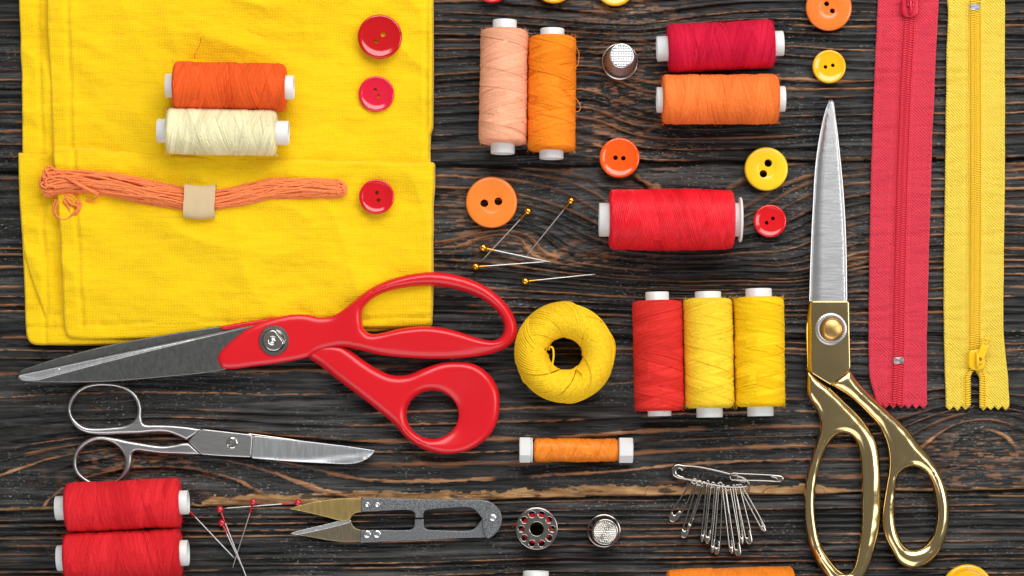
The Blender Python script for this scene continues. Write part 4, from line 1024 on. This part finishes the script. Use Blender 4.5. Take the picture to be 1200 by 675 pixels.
# ================================================================== gold tailor's scissors
def gold_scissors():
    t = thing('tailor_scissors', "scissors with polished gold handles and a bright steel blade pointing up, left of the zippers", 'scissors', 971.6, 386, 0); O = (971.6, 386, 0)
    mb = MB(); mb.plate([(973, 117.5, 1), (976, 119, 1), (982, 166.7), (988, 230), (991, 290), (992, 360, 1), (970, 360, 1), (968, 150, 1)], ht=1.1, hb=1.5, r=1.2, z0=8, step=8); mb.build('blade', M['steel_across'], t, O)
    L = lambda y: np.interp(y, [117, 140, 189, 246, 351], [971.5, 963.5, 955, 951, 947])
    Lf = lambda y: np.interp(y, [117, 131, 189, 255, 351], [972, 968, 962, 959, 957.8])
    bl = [(971, 117.6), (974, 118.5, 1), (977.5, 140), (981.5, 190), (986.7, 269), (989.4, 360, 1), (946.8, 360, 1), (948.6, 300), (951, 246.7), (954.8, 189), (963.2, 140)]
    def hb_(X, Y, d, top, prof):
        k = np.clip((Lf(Y) - X) / (Lf(Y) - L(Y) + 1e-6), 0, 1)
        return top - 5.0 * k + .10 * (Y - 360) * 0 - .035 * (X - 970)
    mb = MB(); mb.plate(bl, ht=1.6, hb=1.2, r=.9, z0=12.2, step=3, spacing=2, hfun=hb_); mb.build('blade', M['steel_across'], t, O, angle=25)
    lh = [(944.2, 432, 1), (957, 443), (971, 453.5, 1), (978, 460), (993.7, 474.5), (1008, 489), (1019, 503.5), (1026.5, 519), (1030, 540), (1031, 563), (1031, 590), (1029.5, 619), (1022.5, 650), (1012.5, 673), (1003, 686), (988, 691), (973, 682), (961, 667), (950.5, 648), (943.8, 625), (941, 600), (941, 582), (943.5, 560), (948, 542), (954, 523), (958.8, 506), (959, 492), (953.5, 478), (946, 467.5), (943, 460), (943, 446)]
    lhh = [(990.5, 508.5), (978, 511), (966.6, 526), (960, 545), (956, 567), (954.3, 588), (955.8, 613), (961.5, 637), (973, 656.5), (984, 668), (993, 670.5), (999.5, 662), (1004.5, 640), (1007.5, 619), (1008, 587), (1007.5, 555), (1006, 533), (1001, 516)]
    mb = MB(); mb.plate(lh, [lhh], ht=8.5, hb=6.5, r=10.5, z0=7.6, step=3.6, spacing=2.2, power=1.9); mb.build('handle', M['gold'], t, O)
    rh = [(994.6, 432, 1), (1003, 445), (1016, 460), (1034, 477), (1051, 492), (1063, 504), (1073, 517), (1086, 532), (1095.6, 546), (1105, 566), (1110.5, 588), (1111, 606), (1107.5, 627), (1098, 648), (1083, 661.5), (1067, 666), (1053, 660), (1043, 645), (1034.5, 627), (1032.3, 602), (1036, 572), (1039.6, 548), (1038, 523.7), (1028.7, 501), (1016, 486), (993.7, 465.5), (971, 450.8, 1), (975, 446)]
    rhh = [(1069, 546.8), (1057, 551), (1050, 561), (1047.6, 587), (1048.5, 613), (1053.5, 631), (1060, 639.5), (1067, 643), (1079, 640), (1090, 628), (1095.4, 609.7), (1094.5, 587), (1090, 566.5), (1082, 553)]
    mb = MB(); mb.plate(rh, [rhh], ht=8.5, hb=6.5, r=10, z0=8.6, step=3.6, spacing=2.2, power=1.9); mb.build('handle', M['gold'], t, O)
    blk = [(946.6, 353.5, 1), (993.2, 353.5, 1), (993.8, 395), (994.7, 433.6, 1), (971.3, 451.5, 1), (958, 443.5), (943.8, 434.5, 1), (943.4, 385), (944.5, 370)]
    def hk(X, Y, d, top, prof):
        k = np.clip((950.5 - X) / 6.5, 0, 1); return top - 4.5 * k
    mb = MB(); mb.plate(blk, ht=2.2, hb=4, r=1.6, z0=15.4, step=3, spacing=2, hfun=hk); mb.build('pivot_block', M['gold'], t, O, angle=35)
    # pivot: knurled steel ring and domed brass screw
    mb = MB(); n = 120; a = np.arange(n) * 2 * PI / n; k = .3 * (np.arange(n) % 3 == 0)
    P = np.array([[(971.6 + rr * math.cos(v), 386.3 + rr * math.sin(v), z - g * k[i]) for i, v in enumerate(a)] for rr, z, g in ((18.6, 17.2, 0), (18.9, 18.4, 1), (18, 19.4, 1), (15, 19.8, 1), (13.8, 19.2, .3), (13.5, 17.5, 0))])
    mb.grid(P, cv=True); rg = mb.build('pivot_ring', M['steel'], t, O, angle=40)
    mb = MB(); mb.lathe([(13.2, 17.5), (13.4, 20), (12.6, 22.4), (10.4, 24.4), (9.4, 24.7), (9.0, 24.4), (6.5, 25.1), (3, 25.7), (.01, 25.9)], 48, c=(972.6, 386.8, 0)); mb.build('screw', metal('brass_screw', (.66, .40, .15), .34, None, .1), rg, O, angle=30)
gold_scissors()

# ================================================================== thread snips
def snips():
    t = thing('thread_snips', 'grey spring thread snips with brassy pointed blades, between the red pins and the metal bobbin', 'snips', 480, 608, 0); O = (480, 608, 0)
    lob = [(339, 625, 1), (346, 623), (370, 617.6), (400, 610.5), (411, 608.8, 1), (413, 614), (416.5, 618.3), (424, 621, 1), (445, 622, 1), (444, 634, 1), (422, 634.6), (402, 634.8), (385, 633), (368, 630), (350, 627)]
    mb = MB(); mb.plate(lob, ht=.9, hb=.9, r=.8, z0=4.5, step=5); mb.build('blade', M['bronze_blade'], t, O, angle=40)
    mb = MB(); mb.plate([(339.5, 625, 1), (346, 622.6), (370, 617), (400, 609.8), (411, 608.4, 1), (412.2, 612, 1), (385, 619), (360, 624.5), (348, 626.6, 1)], ht=.5, hb=.3, r=.5, z0=5.5, step=3, hfun=lambda X, Y, d, top, prof: top + .0 * X, spacing=2); mb.build('ground_edge', M['steel_bevel'], t, O)
    upb = [(338.5, 596, 1), (352, 591.6), (370, 587.6), (395, 584.2), (424, 583.8, 1), (445, 585, 1), (445, 599, 1), (424, 599.8, 1), (416.5, 601.3), (412, 606), (410.5, 609.5, 1), (400, 610), (385, 606.3), (370, 602.6), (352, 598.5)]
    mb = MB(); mb.plate(upb, ht=.9, hb=.9, r=.8, z0=7.2, step=5); mb.build('blade', M['brass_blade'], t, O, angle=40)
    h2 = [(500, 597.6), (522, 595.6), (543, 594), (551, 594.8), (556, 597.5), (561, 602), (565.2, 607.2, 1), (561, 613), (556.5, 618.3), (549, 621.3), (540, 621.4), (520, 620.8), (502, 620), (497.2, 617), (496.6, 610), (496.6, 602)]
    h1 = [(411.5, 612), (411.5, 605), (417, 600.5), (425, 599.3), (450, 598.3), (478, 597.3), (484, 599), (485.7, 604), (485.7, 613), (483, 619), (477, 620.8), (450, 620.6), (425, 620.4), (416.5, 617.5)]
    body_hi = [(423.7, 582.8, 1), (460, 583.6), (495, 584.5), (540, 585), (566, 585.4), (577, 589), (585, 597), (588.4, 607), (586.5, 617), (581, 625), (573, 630.6), (569.5, 630, 1), (566, 620), (565, 607, 1), (561, 602), (555, 596), (545, 593.8), (520, 595.5), (500, 597.3), (497, 600), (496.6, 606.5, 1), (486.6, 606.5, 1), (486, 600.5), (480, 597.4), (450, 598.4), (423.7, 599.6, 1)]
    body_lo = [(422.6, 620.5, 1), (450, 620.6), (480, 620.4), (485.3, 617), (486, 607.8, 1), (497, 607.8, 1), (497.3, 617), (501, 620), (520, 621), (545, 621.6), (556, 619), (565, 607.5, 1), (573, 598), (581, 603), (584, 612), (580, 622), (572, 629), (566, 629.8), (540, 630.6), (500, 632.5), (460, 634), (422.3, 636, 1)]
    mb = MB(); mb.plate(body_lo, ht=1.7, hb=2.2, r=1.3, z0=5, step=5, spacing=2); mb.build('spring_arm', M['hammered'], t, O)
    mb = MB(); mb.plate(body_hi, ht=1.7, hb=1.6, r=1.3, z0=8.3, step=5, spacing=2); mb.build('spring_arm', M['hammered'], t, O)
    for x, y, r, z in ((431.2, 591, 3.2, 10.4), (442.8, 591.2, 3.2, 10.4), (430.8, 625.8, 4.9, 7.1), (442.2, 625.6, 4.9, 7.1), (577.6, 606.2, 4.6, 10.4)):
        mb = MB()
        if r < 4: mb.lathe([(r, z - 1), (r, z + .4), (r * .8, z + 1), (r * .55, z + .9), (r * .4, z - .2), (.01, z - .4)], 24, c=(x, y, 0))
        else: screw_head(mb, x, y, z, r, h=1.7)
        mb.build('rivet', M['alu'], t, O)
snips()

# ================================================================== straight pins
def pin(label, hx, hy, tx, ty, mat, r=4.6, group=None, z1=.9, zh=None, cat='pin', name='dressmaking_pin', collar=None):
    t = thing(name, label, cat, hx, hy, 0, 0, group)
    L = math.hypot(tx - hx, ty - hy); zh = zh or r + .3
    d = ((tx - hx), (ty - hy))
    mb = MB(); mb.sphere((0, 0, zh), r, 18); hd = mb.build('head', mat, t)
    q = collar or min(14 / L, .3)
    mb = MB(); mb.tube([(d[0] * a, d[1] * a, zh + (z1 - zh) * a) for a in (0, q * .5, q)], [1.25, 1.15, .9], 8); mb.build('collar', mat, t)
    mb = MB(); mb.tube([(d[0] * a, d[1] * a, zh + (z1 - zh) * a) for a in (q * .7, .5, .93, 1)], [.78, .78, .7, .15], 8); mb.build('shaft', M['pin_steel'], t)
GP = 'gold-headed pins scattered by the light orange button'
pin('gold-headed pin slanting down to the left, its head nearest the light orange button', 618.6, 248, 565.3, 305, M['gold_pin'], group=GP, z1=3.5)
pin('gold-headed pin slanting alone, its head furthest up and to the right', 669, 235.8, 617.5, 299.3, M['gold_pin'], group=GP)
pin('gold-headed pin crossing under another, its head just below the light orange button', 566.3, 290.8, 645.5, 307.3, M['gold_pin'], group=GP)
pin('gold-headed pin lying nearly level, its head at the far left of the pins', 557.5, 313, 640, 306.8, M['gold_pin'], group=GP, z1=2.6)
pin('gold-headed pin lying nearly level, lowest of the gold-headed pins', 615.6, 330, 698, 321.3, M['gold_pin'], group=GP)
RP = 'red-headed pins beside the two red spools'
pin('red-headed pin with its head half hidden at the end of the upper red spool', 219.5, 595.5, 274.8, 654, M['red_pin'], 3.9, RP)
pin('red-headed pin with the upper of two close heads, pointing down to the right', 258.2, 597, 292, 684, M['red_pin'], 4.2, RP, z1=2.6)
pin('red-headed pin with the lower of two close heads, pointing down to the right', 260.6, 612.7, 290.5, 679, M['red_pin'], 4.2, RP)
pin('red-headed pin leaning down to the left, its head touching the level pin', 297.5, 588.2, 272.6, 665.5, M['red_pin'], 4.2, RP, zh=6.2)
pin('red-headed pin lying level, its head beside the tip of the grey snips', 349.6, 589, 262.5, 595.6, M['red_pin'], 4.2, RP, collar=.22)

# ================================================================== safety pins
SG = 'small safety pins hanging in a fan from the large one'
def safety_pin(label, ax, ay, bx, by, w=3.1, cw=4.6, cl=15, z=2.5, zc=None, group=None, name='safety_pin', spread=1.0, r=.98, flip=1, tilt=1.0, coilr=2.9, zb=None):
    """(ax, ay) coil end, (bx, by) closed cap end"""
    t = thing(name, label, 'safety pin', ax, ay, 0, math.atan2(by - ay, bx - ax), group)
    L = math.hypot(bx - ax, by - ay); zb = zb or z; zc = zc or z
    mb = MB(); path = []
    path += [(L - 3, w * .9 * tilt, zb), (L * .6, w * .8 * tilt, zb * .6 + zc * .4), (coilr * 1.5, coilr * .95 * tilt, zc)]
    for k in range(17):
        a = PI / 2 + 2 * PI * 1.5 * k / 16; path.append((coilr * math.cos(a), coilr * math.sin(a) * max(tilt, .45), zc - .9 + 1.8 * k / 16))
    path += [(coilr * 1.5, -coilr * .95 * tilt, zc + .9), (L * .6, -w * .9 * tilt * spread, zc * .4 + zb * .6 + .3), (L - 5, -w * .8 * tilt, zb + .2)]
    mb.tube(curve(path, 1.4), r, 6); mb.build('wire', M['nickel'], t)
    mb = MB(); k = 1.15 * cw * max(.55, tilt)
    o = [(L - cl, -k * .55), (L - cl + 2, -k * .95), (L - 4, -k), (L, -k * .62), (L + 1, 0), (L, k * .62), (L - 4, k), (L - cl * .62, k * .9), (L - cl * .5, k * .2), (L - cl * .8, -k * .1)]
    mb.plate(o, ht=1.9, hb=1.6, r=2.2, z0=zb, step=2.5, spacing=1.4); mb.build('cap', M['nickel'], t)
    return t
pins = [
    ('small safety pin at the far left of the fan, its two wires spread open', 813.5, 564, 786.5, 611, 1.0, 4.3),
    ('small safety pin second from the left of the fan, with a broad cap', 819.5, 566, 800.5, 630, .95, 4.2),
    ('small safety pin third from the left, lying half over the broad-capped one', 824, 567, 805.5, 622, .4, 3.4),
    ('small safety pin fourth from the left of the fan, hanging nearly straight', 829, 566, 822.5, 635, .45, 3.2),
    ('small safety pin fifth from the left, with its cap turned edge-on', 835, 568, 828.5, 637, .8, 3.3),
    ('small safety pin sixth from the left, one of the lowest caps', 841, 569, 834, 648, .4, 3.2),
    ('small safety pin in the middle of the fan with a bright low cap', 843.5, 568, 839.5, 650, .85, 3.6),
    ('small safety pin just right of the middle, pointing slightly right', 847.5, 571, 857.5, 649, .6, 3.3),
    ('small safety pin with the lowest and broadest cap on the right of the middle', 852.5, 572, 865, 651.5, .95, 3.9),
    ('small safety pin third from the right of the fan', 859.5, 571, 870, 638, .5, 3.1),
    ('small safety pin second from the right, its cap doubled by its neighbour', 863.5, 571, 878.5, 637.5, 1.0, 3.8),
    ('small safety pin at the far right of the fan, slanting furthest right', 867.5, 570, 896.5, 623, .65, 3.5)]
for i, (lb, ax, ay, bx, by, tl, cw) in enumerate(pins):
    safety_pin(lb, ax, ay, bx, by, cw=cw, w=4.2 if i else 6.0, cl=17, z=4.5, zb=2.6 + (i % 3) * 1.3, group=SG, tilt=tl, r=.95)
# the large pin that carries them
t = thing('large_safety_pin', 'large safety pin lying open-sided and carrying the fan of small safety pins', 'safety pin', 790, 553, 0, 0)
O = (790, 553, 0)
mb = MB(); mb.tube(curve([(794, 545.5, 5), (815, 546.8, 5.5), (835, 550.5, 6), (857, 556, 6.5), (866, 558.5, 6.5), (873, 561.5, 6.5), (872.5, 564.5, 5), (866, 563, 4.5), (863, 560, 5), (868, 559.5, 6), (876.5, 565.5, 7), (875, 569.5, 7), (866, 571, 6.5), (850, 570.5, 6), (835, 568, 5.5), (822, 565, 5), (805, 561.5, 4.5), (795, 557.5, 4)], 1.4), 1.1, 7)
mb.build('wire', M['nickel'], t, O)
mb = MB(); mb.plate([(787.5, 557), (786.2, 551), (788, 545.5), (793, 543), (800, 543.8), (806.5, 545.6), (803, 549), (799, 552.5), (796.5, 550), (793.8, 550.6), (793, 554), (796, 556.2), (801, 558), (805.5, 562.8), (800, 562.4), (792.5, 560.6)], ht=2.6, hb=2.2, r=2.6, z0=4.2, step=2, spacing=1.2); mb.build('cap', M['nickel'], t, O)
safety_pin('safety pin lying closed to the right, hooked through the loop of the large one', 859, 558.5, 917.5, 561, w=4.6, cw=4.2, cl=16, z=8, zb=3.5, coilr=4.6, tilt=.9, r=.9)

# ================================================================== camera, light
w = bpy.data.worlds.new('World'); scene.world = w; w.use_nodes = True
bg = w.node_tree.nodes['Background']; bg.inputs['Color'].default_value = (1, 1, 1, 1); bg.inputs['Strength'].default_value = .165

def softbox(name, loc, target, sx, sy, power, color=(1, 1, 1)):
    l = bpy.data.lights.new(name, 'AREA'); l.shape = 'RECTANGLE'; l.size = sx; l.size_y = sy; l.energy = power; l.color = color
    o = bpy.data.objects.new(name, l); COL.objects.link(o); o.location = loc
    o.rotation_euler = (Vector(target) - Vector(loc)).to_track_quat('-Z', 'Y').to_euler()
softbox('key_softbox', (.18, .95, .95), (0, 0, 0), 1.4, .9, 18, (1, .985, .965))
softbox('side_softbox', (1.15, .1, .95), (0, 0, 0), .6, 1.0, 7, (1, .99, .97))
softbox('fill_softbox', (-.25, -1.0, .85), (0, 0, 0), 1.5, 1.0, 8, (.97, .985, 1))

cam = bpy.data.cameras.new('Camera'); co = bpy.data.objects.new('Camera', cam); COL.objects.link(co)
co.location = world(CX, CY, H); co.rotation_euler = (0, 0, 0)
cam.sensor_width = 36; cam.lens = 36 * H / 1200; cam.clip_start = .05; cam.clip_end = 100
cam.shift_x = (600 - CX) / 1200; cam.shift_y = (CY - 337.5) / 1200
scene.camera = co
scene.view_settings.view_transform = 'Standard'; scene.view_settings.look = 'None'; scene.view_settings.exposure = .18; scene.view_settings.gamma = 1
scene.render.resolution_x = 1024; scene.render.resolution_y = 576
